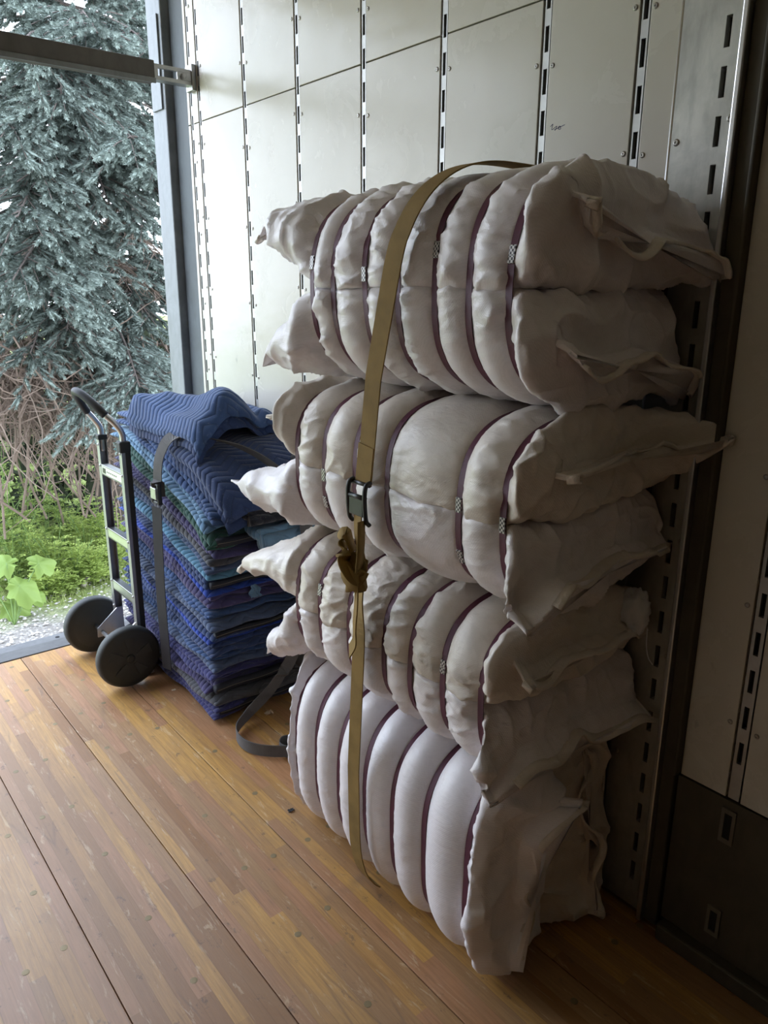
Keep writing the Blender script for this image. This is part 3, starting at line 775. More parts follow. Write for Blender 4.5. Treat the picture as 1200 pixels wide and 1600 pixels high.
LAYERS = [('indigo', .046, 'dark indigo folded blanket lying on the floor, lowest of the pile'), ('grey', .030, 'thin charcoal grey blanket second up from the floor'), ('purple', .046, 'thick purple-indigo blanket third up from the floor'),
          ('indigo', .038, 'dark indigo blanket on the thick purple one low in the pile'), ('slate', .030, 'thin slate blue blanket in the lower third of the pile'), ('blue', .034, 'mid-blue frayed blanket in the lower third of the pile'),
          ('navy', .042, 'thick navy blanket with royal blue stripe of cloth above it'), ('royal', .014, 'thin bright royal blue sheet low in the blanket pile'), ('navy', .032, 'navy blanket with pale stitched binding at its fold'),
          ('slate', .028, 'slate grey-blue blanket just below the middle of the pile'), ('blue', .036, 'worn mid-blue blanket just below the middle of the pile'), ('purple', .058, 'thick violet quilted blanket in the middle of the pile'),
          ('royal', .014, 'thin bright royal blue sheet on the thick violet blanket'), ('navy', .036, 'dark navy blanket above the middle of the pile'), ('teal', .022, 'pale turquoise blanket edge above the middle of the pile'),
          ('slate', .034, 'slate blue blanket over the pale turquoise one'), ('grey', .028, 'brownish grey blanket rolled at its fold, upper pile'), ('purple', .040, 'lavender-purple quilted blanket under the green one'),
          ('green', .046, 'dark green quilted blanket near the top of the pile'), ('lightblue', .040, 'light blue quilted blanket over the green one'), ('blue', .042, 'denim blue blanket under the strap buckle near the pile top')]
tot = sum(l[1] for l in LAYERS); acc = 0.0
for i, (c, w, lab) in enumerate(LAYERS):
    f0 = acc / tot; f1 = (acc + w) / tot; acc += w
    fm = (f0 + f1) / 2; nl = 2 if w > .03 else 1; up_ = max(0, (fm - .62) / .38)
    sh = blk_rng.normal(0, .010)
    x0 = 1.128 + abs(blk_rng.normal(0, .008)) + .012 * fm; x1 = 1.560 - abs(blk_rng.normal(0, .01))
    y0 = 2.435 + sh - .05 * up_; y1 = 3.27 + blk_rng.normal(0, .02)
    B = MB()
    zz = zfun(fm); thf = w / tot * (ZF0 + ZN0) / 2 * 1.06
    for k in range(nl):
        off = ((k + .5) / nl - .5) * thf
        V, F = leafg(x0 + .010 * k + blk_rng.normal(0, .004), x1, y0 + blk_rng.normal(0, .016), y1, (lambda X, Y, o=off: zz(X, Y) + o * (.62 + .38 * np.clip((Y - 2.4) / .6, 0, 1))), thf / nl * .98, 26, 56, 31 * i + k)
        V[:, 2] = np.maximum(V[:, 2], .002 + .001 * k); B.add(V, F)
    o = B.build('moving_blanket', QC[c], None, True); tag(o, lab, 'blanket', 'folded moving blankets in the pile')
    if i in (0, 2, 8, 13, 18):
        yy = y0 - .004; pts = [(x, yy + .004 * math.sin(x * 30 + i), float(zz(np.array(x), np.array(y0))) + .004) for x in np.linspace(x0 + .02, x1 - .03, 14)]
        bd = mk('binding', *tubeg(pts, max(.007, thf * .30), 8), BIND, o, True)
        mk('stitching', *tubeg(np.array(pts) + np.array([0, -thf * .30 - .0005, .003]), .0006, 4), STITCH, bd, False)
    if i == 9:
        c = px_y(402, 925, 2.405); U, V_ = np.meshgrid(np.linspace(-1, 1, 7), np.linspace(-1, 1, 9), indexing='ij')
        X = c[0] + .020 * U * (1 - .3 * V_) + .006 * np.sin(V_ * 5); Z = c[2] + .026 * V_ + .004 * np.sin(U * 6); Y = y0 - .014 + .006 * np.sin(U * 5 + V_ * 3)
        T_ = np.stack([X, Y, Z], -1).reshape(-1, 3); g = gridF(7, 9)
        mk('torn_strip', np.concatenate([T_, T_ + np.array([0, .002, 0])]), np.concatenate([g, (g + 63)[:, ::-1]]), QC['lightblue'], o, True, label='torn pale blue strip hanging out')
# rolled light-blue blanket end and dark stacked folds at the near upper corner
def roll(name, col, lab, x0, x1, yc, zc, r, sag=.0):
    B = MB(); P = np.array([(x, yc + .006 * math.sin(9 * x), zc - sag * (x - x0)) for x in np.linspace(x0, x1, 12)])
    for k, (rr, oy, oz) in enumerate(((r, 0, 0), (r * .72, .02, r * .95), (r * .8, .03, -r * .7))):
        B.add(*tubeg(P + np.array([.004 * k, oy, oz]), rr, 12))
    V, F = leafg(x0, x1, yc + .004, yc + .30, lambda X, Y: zc + r * .2 + (Y - yc) * .10, r * 1.5, 14, 20, 77); B.add(V, F)
    o = B.build(name, col, None, True); return tag(o, lab, 'blanket', 'folded moving blankets in the pile')
roll('moving_blanket', QC['lightblue'], 'light blue smooth blanket rolled over at the near upper corner of the pile', 1.30, 1.555, 2.300, .735, .026)
roll('moving_blanket', QC['black'], 'near-black blanket folds under the top navy blanket corner', 1.26, 1.555, 2.310, .815, .018)
# big quilted navy blanket covering the top
def sheet(name, col, lab, fn, nu, nv, th, seed, group='folded moving blankets in the pile'):
    u = np.linspace(0, 1, nu); v = np.linspace(0, 1, nv); U, Vv = np.meshgrid(u, v, indexing='ij')
    P = fn(U, Vv)
    du = np.gradient(P, axis=0); dv = np.gradient(P, axis=1); N = np.cross(du, dv); N /= np.linalg.norm(N, axis=2)[..., None] + 1e-9
    if N[..., 2].mean() < 0: N = -N
    q = np.abs(np.sin(Vv * nv * .42 + 2.4 * np.abs(((U * 5) % 2) - 1)))[..., None] * .0006
    ed = (np.clip(1 - np.abs(2 * U - 1) ** 30, 0, 1) * np.clip(1 - np.abs(2 * Vv - 1) ** 30, 0, 1))[..., None] ** .5
    T = P + N * (th / 2 + q) * ed; Bm = P - N * th / 2 * ed
    n = nu * nv; g = gridF(nu, nv)
    V = np.concatenate([T.reshape(-1, 3), Bm.reshape(-1, 3)]); F = np.concatenate([g, (g + n)[:, ::-1]])
    V[:, 0] = np.minimum(V[:, 0], XW - .006)
    o = mk(name, V, F, col, None, True); return tag(o, lab, 'blanket', group)
ztop = zfun(1.0)
def cover(U, V):
    X = 1.158 + .40 * U + .05 * np.clip(V - .5, 0, 1) * (1 - U); Y = 2.98 - .655 * V
    Z = ztop(X, Y) + .055 + .035 * np.sin(U * 2.6) + .015 * np.sin(V * 6 + U * 3)
    Z = Z + .05 * np.exp(-((V - .72) / .22) ** 2)
    Z = Z - np.maximum(np.clip(V - .86, 0, 1) ** 1.4 * .95, np.clip(.10 - U, 0, 1) ** 1.4 * .9)
    Z = Z + (fbm(np.stack([X * 6, Y * 6, X * 0], -1), 3, 5) - .5) * .03
    return np.stack([X, Y, Z], -1)
sheet('moving_blanket', QC['navy'], 'wide navy chevron-quilted blanket laid over the pile, strap crossing it', cover, 60, 90, .046, 1)
def cover2(U, V):
    P = cover(U, V); P[..., 1] += .012; P[..., 0] += .010; P[..., 2] -= .044; return P
sheet('moving_blanket', QC['navy'], 'folded blue blanket directly under the wide navy top blanket', cover2, 40, 60, .030, 2)
def crumple(U, V):
    # a folded blanket thrown on top: V runs from the far end to the near end
    X = 1.135 + .425 * U + .03 * V * (1 - U); Y = 3.06 - .58 * V + .05 * U
    Z = 1.135 + .010 * U - .02 * V
    ridge = np.exp(-((U - (.10 + .46 * V)) / .13) ** 2)
    Z = Z + .052 * ridge + .105 * np.exp(-(((U - .34) / .16) ** 2 + ((V - .88) / .20) ** 2)) + .03 * np.exp(-((U - .72 - .2 * (V - .5)) / .09) ** 2) * V
    Z = Z - np.clip(V - .92, 0, 1) * .55 - np.clip(.10 - U, 0, 1) * .75 * (1 - .4 * V) - np.clip(U - .93, 0, 1) * .5
    Z = Z + (fbm(np.stack([X * 7, Y * 5, X * 0], -1), 3, 15) - .5) * .05
    return np.stack([X, Y, Z], -1)
sheet('moving_blanket', QC['blue'], 'crumpled navy-blue blanket with a pointed ridge thrown on top of the pile', crumple, 60, 80, .030, 3)
def crumple2(U, V):
    P = crumple(U, V); P[..., 2] -= .034; P[..., 0] += .006; P[..., 1] += .015 * V; P[..., 2] -= .02 * np.exp(-(((U - .34) / .2) ** 2 + ((V - .86) / .25) ** 2)); return P
sheet('moving_blanket', QC['navy'], 'navy blanket fold right under the crumpled ridged one', crumple2, 44, 60, .026, 4)
def greyb(U, V):
    X = 1.47 + .095 * U; Y = 2.56 - .30 * V
    return np.stack([X, Y, 1.07 + .03 * U - .10 * V - .06 * (1 - U) - np.clip(V - .85, 0, 1) * .5 + (fbm(np.stack([X * 9, Y * 9, X * 0], -1), 2, 8) - .5) * .03], -1)
sheet('moving_blanket', QC['grey'], 'grey-brown blanket tucked between top of pile and wall', greyb, 24, 40, .03, 5)

# grey strap round the pile, its tail looping on the floor
gs = empty('strap', (1.12, 2.72, .0), 'grey webbing strap tied round the blanket pile, tail looping on the floor', 'strap', kind=None)
SP = catmull([(1.118, 2.775, .10), (1.113, 2.765, .45), (1.112, 2.735, .80)], 8)
mk('webbing', *ribbong(SP + np.array([-.012, 0, 0]), (-.35, 1, 0), .050, .003), DARKWEB, gs, False)
SP = catmull([(1.112, 2.730, .84), (1.108, 2.722, .93), (1.118, 2.705, 1.01), (1.150, 2.66, 1.078), (1.22, 2.555, 1.082), (1.31, 2.44, 1.055), (1.39, 2.352, .990), (1.440, 2.288, .90), (1.458, 2.255, .80), (1.462, 2.250, .68), (1.455, 2.262, .45), (1.42, 2.30, .26), (1.34, 2.33, .13), (1.235, 2.345, .042), (1.165, 2.30, .030), (1.138, 2.235, .028), (1.145, 2.165, .028), (1.19, 2.10, .028), (1.28, 2.03, .028)], 8)
t = np.linspace(0, 1, len(SP)); Wd = np.zeros_like(SP)
for i, p in enumerate(SP):
    if p[2] > .90: Wd[i] = (-.3, 1, 0)
    elif p[2] > .30: Wd[i] = (.8, -.35, 0)
    else:
        k = np.clip((.30 - p[2]) / .26, 0, 1); Wd[i] = (.8 * (1 - k), -.35 * (1 - k), .25 + k)
mk('webbing', *ribbong(SP, Wd, .046, .003), GREYWEB, gs, False)
SP = catmull([(1.28, 2.030, .027), (1.30, 2.06, .027), (1.285, 2.11, .027), (1.255, 2.125, .027), (1.228, 2.10, .027), (1.235, 2.06, .027), (1.27, 2.02, .027)], 8)
mk('webbing_coil', *ribbong(SP, (0, 0, 1), .046, .003), GREYWEB, gs, False)
mb = MB()
for s in (-1, 1): mb.box((1.094, 2.732 + s * .028 - .004, .815), (1.110, 2.732 + s * .028 + .004, .895), .002)
for z in (.82, .855, .89): mb.add(*tubeg([(1.102, 2.702, z), (1.102, 2.762, z)], .006, 8))
bq = mb.build('cam_buckle', BLACKSTEEL, gs, True)
mk('buckle_lever', *boxg((1.088, 2.708, .835), (1.096, 2.756, .880), .002), STEEL, bq, False)

# ------------------------------------------------------------------ hand truck
ht = empty('hand_truck', (1.05, 3.11, 0), 'aluminium hand truck with black loop handle and two grey-black wheels by the sill', 'hand truck')
RAILM = m_simple('rail_aluminium', (.36, .36, .37), .42, .9, .15, 30)
RX = 1.085
YN, YF_ = 2.985, 3.235
def rail(y, s):
    B = MB()
    B.box((RX - .017, y - .014, .115), (RX - .013, y + .014, 1.005), .001)
    B.box((RX + .013, y - .014, .115), (RX + .017, y + .014, 1.005), .001)
    B.box((RX - .017, y + s * .014 - .002, .115), (RX + .017, y + s * .014 + .002, 1.005), .001)
    r_ = B.build('rail', RAILM, ht)
    b2 = MB()
    for z in (.24, .36, .60, .88, .97): b2.add(*latheg([(.006, 0), (.006, .002), (.003, .004)], (RX - .017, y, z), (-1, 0, 0), 8))
    b2.build('rail_bolts', STEEL, r_, kind='stuff')
rail(YN, -1); rail(YF_, 1)
mk('rail_shade_strip', *boxg((RX - .002, YN - .019, .12), (RX + .019, YN - .0165, .985), .001), RUBBER, ht, False)  # dark strip standing in for the shadowed side of the near rail
for i, z in enumerate((.865, .585, .345)):
    c_ = MB(); c_.box((RX - .016, YN + .014, z - .022), (RX - .010, YF_ - .014, z + .022), .002); c_.box((RX - .016, YN + .014, z + .016), (RX + .014, YF_ - .014, z + .022), .001); c_.box((RX - .016, YN + .014, z - .022), (RX + .014, YF_ - .014, z - .016), .001)
    cb_ = c_.build('crossbar', m_simple('crossbar_aluminium', (.74, .74, .72), .4, .6, .1, 30) if i == 0 else ALU, ht)
    if i == 0:
        s_ = MB(); s_.box((RX - .0170, YF_ - .060, z - .012), (RX - .0161, YF_ - .026, z + .010)); mk('maker_plate', np.concatenate(s_.V), s_.F, BLACKSTEEL, cb_, False)
        s_ = MB()
        for k in range(6): s_.box((RX - .0168, YF_ - .085 - k * .020, z - .004), (RX - .0161, YF_ - .073 - k * .020, z + .002))
        s_.build('printed_line', m_simple('grey_print', (.18, .17, .15), .6), cb_)
# handle: bent tubes rising from the rails, one padded loop
hn = catmull([(RX, YN, .94), (RX, YN, 1.01), (RX - .004, YN, 1.055), (RX - .028, YN + .006, 1.095), (RX - .055, YN + .018, 1.125)], 7)
hf = catmull([(RX, YF_, .94), (RX, YF_, 1.01), (RX - .004, YF_, 1.045), (RX - .030, YF_ - .006, 1.085), (RX - .055, YF_ - .018, 1.115)], 7)
mk('handle_tube', *tubeg(hn, .0125, 12), ALU, ht, True); mk('handle_tube', *tubeg(hf, .0125, 12), ALU, ht, True)
lp = catmull([hn[-1], (RX - .080, YN + .040, 1.160), (RX - .105, YN + .080, 1.195), (RX - .118, YN + .112, 1.210), (RX - .118, YF_ - .100, 1.210), (RX - .105, YF_ - .070, 1.190), (RX - .080, YF_ - .040, 1.152), hf[-1]], 8)
mk('loop_grip', *tubeg(lp, .0165, 12), GRIP, ht, True)
mb = MB(); mb.box((RX - .024, YN - .022, .975), (RX + .022, YN + .020, 1.020), .006); mb.build('rail_cap', RUBBER, ht)
mb = MB(); mb.box((RX - .020, YF_ - .018, .990), (RX + .020, YF_ + .018, 1.012), .004); mb.build('rail_cap', RUBBER, ht)
WX, WZ, WR = 1.000, .136, .132
TREAD = m_simple('tyre_rubber', (.040, .043, .041), .6, 0, .2, 18, .1)
for y in (2.915, 3.325):
    s = -1 if y < 3.1 else 1
    prof = [(.02, -.030), (.095, -.030), (.100, -.024), (.118, -.026), (WR - .006, -.022), (WR, -.010), (WR, .010), (WR - .006, .022), (.118, .026), (.100, .024), (.095, .028), (.06, .022), (.035, .026), (.02, .026)]
    w_ = mk('wheel', *latheg(prof, (WX, y, WZ), (0, s, 0), 44), TREAD, ht, True)
    hb_ = MB(); hb_.add(*latheg([(.018, .020), (.018, .031), (.012, .036)], (WX, y, WZ), (0, s, 0), 16)); hb_.build('hub_cap', RUBBER, w_)
    for k in range(5):
        a = k * 2 * math.pi / 5 + .3; d = np.array([math.cos(a), 0, math.sin(a)]); e = np.array([-d[2], 0, d[0]]); c = np.array([WX, y, WZ])
        o_ = np.array([0, s * .0285, 0]); q = [c + o_ + d * .03 + e * .006, c + o_ + d * .09 + e * .022, c + o_ + d * .09 - e * .022, c + o_ + d * .03 - e * .006]
        i = np.array([0, -s * .012, 0]); mk('spoke', q + [p + i for p in q], [(0, 1, 2, 3), (7, 6, 5, 4), (0, 4, 5, 1), (1, 5, 6, 2), (2, 6, 7, 3), (3, 7, 4, 0)], TREAD, w_, False)
mk('axle', *tubeg([(WX, 2.90, WZ), (WX, 3.34, WZ)], .009, 12), STEEL, ht, True)
for y in (YN + .02, YF_ - .02):
    B = MB(); V = [(WX - .022, WZ - .02), (WX - .02, WZ + .022), (RX - .012, .235), (RX + .012, .235), (RX + .012, .115), (RX - .01, .115)]
    n = len(V); P = [(a, y - .003, b) for a, b in V] + [(a, y + .003, b) for a, b in V]
    B.add(P, [tuple(range(n)), tuple(range(2 * n - 1, n - 1, -1))] + [(i, i + n, (i + 1) % n + n, (i + 1) % n) for i in range(n)]); B.build('axle_bracket', ALU, ht)
mk('toe_plate', *boxg((RX - .012, YN - .03, .004), (RX + .036, YF_ + .03, .115), .003), ALU, ht, False)

# ------------------------------------------------------------------ small bits
def scrap(loc, s, col, lab, name, cat, seed):
    r = np.random.default_rng(seed); n = 7
    U, V = np.meshgrid(np.linspace(-1, 1, n), np.linspace(-1, 1, n), indexing='ij')
    X = loc[0] + s * U * (1 + .3 * r.normal(size=U.shape) * .4); Y = loc[1] + s * .7 * V * (1 + .3 * r.normal(size=U.shape) * .4)
    Z = loc[2] + .0015 + np.abs(fbm(np.stack([U * 1.4, V * 1.4, U * 0 + seed], -1), 2, seed) - .3) * s * .8
    m = n * n; g = gridF(n, n); Vt = np.concatenate([np.stack([X, Y, Z + .0006], -1).reshape(-1, 3), np.stack([X, Y, Z - .0006], -1).reshape(-1, 3)])
    o = mk(name, Vt, np.concatenate([g, (g + m)[:, ::-1]]), col, None, False); return tag(o, lab, cat)
PAPER = m_simple('torn_paper', (.55, .42, .30), .8); LINT = m_simple('dark_lint', (.03, .03, .032), .9); WHITEP = m_simple('white_plastic', (.75, .76, .80), .35)
p = px_z(420, 1115); scrap((p[0], p[1], 0), .017, PAPER, 'torn tan paper scrap on the floor between blankets and bales', 'paper_scrap', 'scrap', 3)
p = px_z(455, 1267); scrap((p[0], p[1], 0), .010, LINT, 'small dark crumb of lint on the floor beside the bottom bale', 'lint', 'debris', 4)
p = px_z(272, 1079); scrap((p[0], p[1], 0), .009, PAPER, 'tiny tan paper fleck on the floor near the hand truck wheel', 'paper_scrap', 'scrap', 5)
# white plastic wad wedged behind the third bale, with a loose thread
wp = empty('plastic_wad', (1.50, 1.0, .92), 'white plastic wad with a loose thread wedged behind the third bale', 'plastic')
th = np.linspace(0, 2 * math.pi, 40, endpoint=False); ph = np.linspace(.05, math.pi - .05, 24); TH, PH = np.meshgrid(th, ph)
dirs = np.stack([np.sin(PH) * np.cos(TH), np.sin(PH) * np.sin(TH), np.cos(PH)], -1)
rad = .035 + .028 * (ridged(dirs * 1.8, 3, 9) - .4)
c = px_x(990, 955, 1.50)
mk('plastic_ball', (c + dirs * rad[..., None] * np.array([.9, .8, 1.3])).reshape(-1, 3), gridF(24, 40, True), WHITEP, wp, True)
mk('thread', *tubeg(catmull([c + np.array([0, -.04, -.03]), c + np.array([-.005, -.045, -.07]), c + np.array([0, -.05, -.10]), c + np.array([.004, -.06, -.115])], 6), .0012, 5), WHITEP, wp, True)
# loose threads on the ears are left to the sacks; white nub behind the top bale
nb = mk('plastic_tag', *tubeg(catmull([px_x(801, 292, 1.572), px_x(800, 280, 1.572), px_x(801, 266, 1.574)], 5), [.006, .008, .009, .009, .009, .009, .009, .008, .007, .006, .004], 10), WHITEP, None, True)
tag(nb, 'small white plastic nub sticking up behind the topmost bale', 'plastic')
# ------------------------------------------------------------------ outside
GZ = -1.12
def m_ground():
    M = Mat('gravel_and_turf', (.4, .38, .35), .9, 0, .2)
    p = M.pos(); sx = M.n('SeparateXYZ', {'Vector': p})
    v = M.n('TexVoronoi', {'Vector': p, 'Scale': 42.0})
    st = M.ramp(v.outputs['Color'], [(.2, (.23, .21, .19)), (.5, (.36, .335, .305)), (.8, (.46, .44, .41))])
    st = M.mix(M.ramp(v.outputs['Distance'], [(.3, 0), (.6, 1)]), st, (.22, .20, .18))
    g = M.ramp(M.noise(16, p, 5), [(.3, (.12, .17, .04)), (.6, (.27, .32, .10)), (.8, (.40, .37, .18))])
    f = M.ramp(M.math('ADD', M.math('ADD', sx.outputs['Y'], M.math('MULTIPLY', sx.outputs['X'], .15)), M.math('MULTIPLY', M.noise(1.8, p, 4), 1.0)), [(.0, 0), (1, 1)])
    f = M.n('MapRange', {'Value': M.math('ADD', sx.outputs['Y'], M.math('MULTIPLY', M.noise(2.2, p, 5), 1.2)), 'From Min': 7.0, 'From Max': 7.6}).outputs[0]
    M.base(M.mix(f, st, g)); M.bump(v.outputs['Distance'], .6, .02); return M.m
n = 60; gx, gy = np.meshgrid(np.linspace(-25, 30, n), np.concatenate([np.linspace(3.2, 12, 40), np.linspace(13, 70, 20)]), indexing='ij')
gz = GZ + (fbm(np.stack([gx, gy, gx * 0], -1) * .8, 3, 2) - .5) * .06 + sstep(8.2, 14, gy) * .35
mk('ground', np.stack([gx, gy, gz], -1).reshape(-1, 3), gridF(n, 60)[:, ::-1], m_ground(), None, True, kind='structure')
# loose stones near the sill (too many to count)
PEB = m_simple('gravel_stone', (.40, .375, .345), .85, 0, .35, 8)
B = MB()
for k in range(1500):
    y = 5.7 + 2.0 * rng.random(); x = .6 + (y * .42) * rng.random() + (y - 6) * .1
    r = .008 + .014 * rng.random() ** 2; o3 = np.array([(1, 0, 0), (-1, 0, 0), (0, 1, 0), (0, -1, 0), (0, 0, .7), (0, 0, -.7)]) * r * (1 + .3 * rng.normal(size=(6, 1)))
    B.add(o3 + np.array([x, y, GZ + .02]), [(0, 2, 4), (2, 1, 4), (1, 3, 4), (3, 0, 4), (2, 0, 5), (1, 2, 5), (3, 1, 5), (0, 3, 5)])
o = B.build('gravel', PEB, None, kind='stuff'); tag(o, 'loose pale gravel stones on the drive beyond the sill', 'gravel')

def m_leaf(name, c0, c1, rough=.55, trans=.25):
    M = Mat(name, c0, rough, 0, .3 if rough < .58 else .06)
    t = M.n('Attribute', attribute_name='tint').outputs['Fac']
    M.base(M.ramp(t, [(0, c0), (1, c1)]))
    if trans:
        tr = M.n('BsdfTranslucent'); M.set(tr.inputs['Color'], M.ramp(t, [(0, c0), (1, c1)]))
        mx = M.n('MixShader'); M.set(mx.inputs[0], trans); M.t.links.new(M.b.outputs[0], mx.inputs[1]); M.t.links.new(tr.outputs[0], mx.inputs[2])
        out = [q for q in M.t.nodes if q.type == 'OUTPUT_MATERIAL'][0]; M.t.links.new(mx.outputs[0], out.inputs['Surface'])
    return M.m
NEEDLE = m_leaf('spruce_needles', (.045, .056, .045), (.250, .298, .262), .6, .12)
BARK = m_simple('spruce_bark', (.075, .058, .048), .95, 0, .35, 14, .6)
TWIG = m_simple('dry_twig', (.17, .125, .095), .9, 0, .35, 9)

def unit(v): return v / (np.linalg.norm(v) + 1e-9)
def shoots_mesh(specs, nd=58):
    """specs: (base, dir, length, radius, tint): each a bottle-brush of needles, all joined"""
    V = []; T = []
    for (b, d, L, R, ti) in specs:
        d = unit(d); u = unit(np.cross(d, rng.normal(size=3))); w = np.cross(d, u)
        s = np.sort(rng.random(nd)); a = rng.random(nd) * 2 * math.pi
        radial = np.cos(a)[:, None] * u + np.sin(a)[:, None] * w
        base = b + d * (s * L)[:, None]
        nl = R * (1.05 - .45 * s) * (.8 + .4 * rng.random(nd))
        tip = base + radial * (nl * .80)[:, None] + d * (nl * .75)[:, None]
        side = np.cross(radial, d) * .0058
        V.append(np.stack([base - side, base + side, tip], 1).reshape(-1, 3))
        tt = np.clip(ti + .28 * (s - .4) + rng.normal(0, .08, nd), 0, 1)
        T.append(np.stack([tt * .75, tt * .75, tt], 1).reshape(-1))
        # slim core so the shoot has a body
        ring = np.arange(4) * math.pi / 2; cr = b + d * L * .55 + (np.cos(ring)[:, None] * u + np.sin(ring)[:, None] * w) * R * .30; c2 = np.roll(cr, -1, 0)
        V.append(np.stack([np.repeat(b[None], 4, 0), c2, cr], 1).reshape(-1, 3)); V.append(np.stack([np.repeat((b + d * L * 1.08)[None], 4, 0), cr, c2], 1).reshape(-1, 3))
        tc = float(np.clip(ti - .05, 0, 1)); T.append(np.full(12, tc)); T.append(np.tile([min(1, tc + .12), tc, tc], 4))
    V = np.concatenate(V); T = np.concatenate(T)
    return V, np.arange(len(V)).reshape(-1, 3), T
def bough(tree, p0, p1, droop, nsh, spread, tint, bare=False, up=.0, r0=.022):
    p0 = np.array(p0, float); p1 = np.array(p1, float); L = np.linalg.norm(p1 - p0)
    tt = np.linspace(0, 1, 14)[:, None]; P = p0 + (p1 - p0) * tt; P[:, 2] += (droop * np.sin(tt[:, 0] * math.pi) * L) + up * tt[:, 0] ** 3 * L
    P += (np.stack([vnoise(np.c_[tt * 4, tt * 0 + i, tt * 0 + p1[0] * 7], 3 + i) for i in range(3)], -1) - .5) * .10 * tt
    B = MB(); B.add(*tubeg(P, np.linspace(r0, .005, 14), 5))
    out = unit(p1 - p0); lat = unit(np.cross(out, [0, 0, 1])); specs = []
    ns = int(nsh)
    for k in range(ns):
        f = (.30 + .70 * rng.random() ** .75) if not bare else .2 + .8 * rng.random()
        i = min(int(f * 13), 12); b = P[i] + (P[i + 1] - P[i]) * (f * 13 - i)
        sgn = rng.choice([-1, 1]); ln = spread * (1.15 - .75 * f) * (.35 + .65 * rng.random()) * L * .42
        d = unit(out * (.55 + .5 * rng.random()) + lat * sgn * (.85 + .3 * rng.normal()) + np.array([0, 0, -.35 + .25 * rng.normal()]))
        e = b + d * ln + np.array([0, 0, -.22 * ln])
        mid = (b + e) / 2 + np.array([0, 0, .05 * ln])
        B.add(*tubeg([b, mid, e], [.006, .0045, .0028], 3))
        if bare:
            for q in range(2):
                m = b + (e - b) * rng.random(); B.add(*tubeg([m, m + unit(d + .8 * rng.normal(size=3)) * ln * .4], [.003, .0018], 3))
            continue
        m = max(3, int(ln / .050))
        for q in range(m):
            h = (q + rng.random()) / m; c = b + (e - b) * h + np.array([0, 0, .05 * ln * math.sin(h * math.pi)])
            dd = unit(d * .9 + np.cross(d, [0, 0, 1]) * rng.choice([-1, 1]) * (.5 + .4 * rng.random()) + np.array([0, 0, -.22 + .16 * rng.normal()]))
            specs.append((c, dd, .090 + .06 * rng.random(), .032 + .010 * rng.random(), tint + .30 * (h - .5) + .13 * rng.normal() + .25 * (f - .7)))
        specs.append((e - d * .02, d, .12, .034, tint + .2))
    wd = B.build('bough', BARK if not bare else TWIG, tree)
    if specs:
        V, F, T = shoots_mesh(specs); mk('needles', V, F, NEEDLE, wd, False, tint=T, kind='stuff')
    return len(specs)
def spruce(base, label, height, radius, nbough, tint, name='spruce_tree', skip=None, dens=1.0, zlow=.3):
    base = np.array(base, float); t = empty(name, base, label, 'tree', 'conifers beyond the doorway')
    P = [base + np.array([.06 * math.sin(k), .05 * math.cos(k * 1.3), height * k / 8]) for k in range(9)]
    mk('trunk', *tubeg(P, np.linspace(.17, .02, 9), 12), BARK, t, True); tot = 0
    for k in range(nbough):
        h = zlow + (height * .93 - zlow) * ((k + .5) / nbough) ** 1.05; az = k * 2.39996 + .3 * rng.normal()
        R = radius * (1 - h / height) ** .75 * (.82 + .3 * rng.random())
        d = np.array([math.cos(az), math.sin(az), 0]); p0 = base + np.array([0, 0, h]); p1 = p0 + d * R + np.array([0, 0, -.16 * R - .10])
        if skip is not None and sum(bool(skip(p0 + (p1 - p0) * q)) for q in (.5, .65, .8, .9, 1.0)) >= 2: continue
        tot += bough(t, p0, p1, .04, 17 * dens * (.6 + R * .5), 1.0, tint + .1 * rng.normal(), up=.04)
    return t, tot
TB = np.array([2.75, 8.15, GZ + .05])
def gap(p):     # the hollow low in the crown where only dead wood hangs
    q = (p - CAMP) @ R3; u = CX + q[0] * F_PX / -q[2]; v = CY - q[1] * F_PX / -q[2]
    return (120 < u < 330 and 300 < v < 430) or (60 < u < 330 and 470 < v < 760) or (-200 < u < 160 and 530 < v < 1100) or v > 640
tr, cnt = spruce(TB, 'large blue spruce with pale drooping boughs filling the open doorway', 7.2, 2.65, 130, .55, skip=gap, dens=1.45, zlow=.9)
# boughs that carry the big sprays facing the doorway
for (u, v, y, n_, ti, sp) in ((70, 455, 5.9, 40, .80, 1.2), (20, 430, 5.8, 34, .75, 1.2), (105, 500, 6.2, 30, .62, 1.1), (215, 590, 5.9, 46, .86, 1.2), (165, 640, 5.8, 34, .88, 1.1), (262, 628, 5.9, 36, .84, 1.2), (40, 545, 6.2, 30, .5, 1.0),
                          (205, 205, 6.0, 44, .74, 1.2), (250, 235, 6.2, 36, .66, 1.1), (160, 290, 6.3, 34, .5, 1.1), (225, 340, 6.2, 34, .6, .9), (60, 250, 6.2, 44, .52, 1.3), (20, 330, 6.0, 40, .6, 1.2), (90, 130, 6.2, 44, .58, 1.2),
                          (150, 40, 6.3, 44, .6, 1.2), (230, 60, 6.4, 40, .62, 1.2), (30, 60, 6.2, 40, .66, 1.2), (240, 500, 6.6, 28, .5, 1.0), (265, 420, 6.9, 28, .45, .9), (255, 300, 6.6, 30, .55, .9), (150, 150, 6.6, 40, .48, 1.2), (5, 190, 6.3, 38, .6, 1.2)):
    p1 = px_y(u, v, y); h = p1[2] + .45 + .25 * rng.random(); p0 = np.array([TB[0] + .03, TB[1] - .06, h])
    cnt += bough(tr, p0, p1, .05, n_, sp, ti, up=-.02)
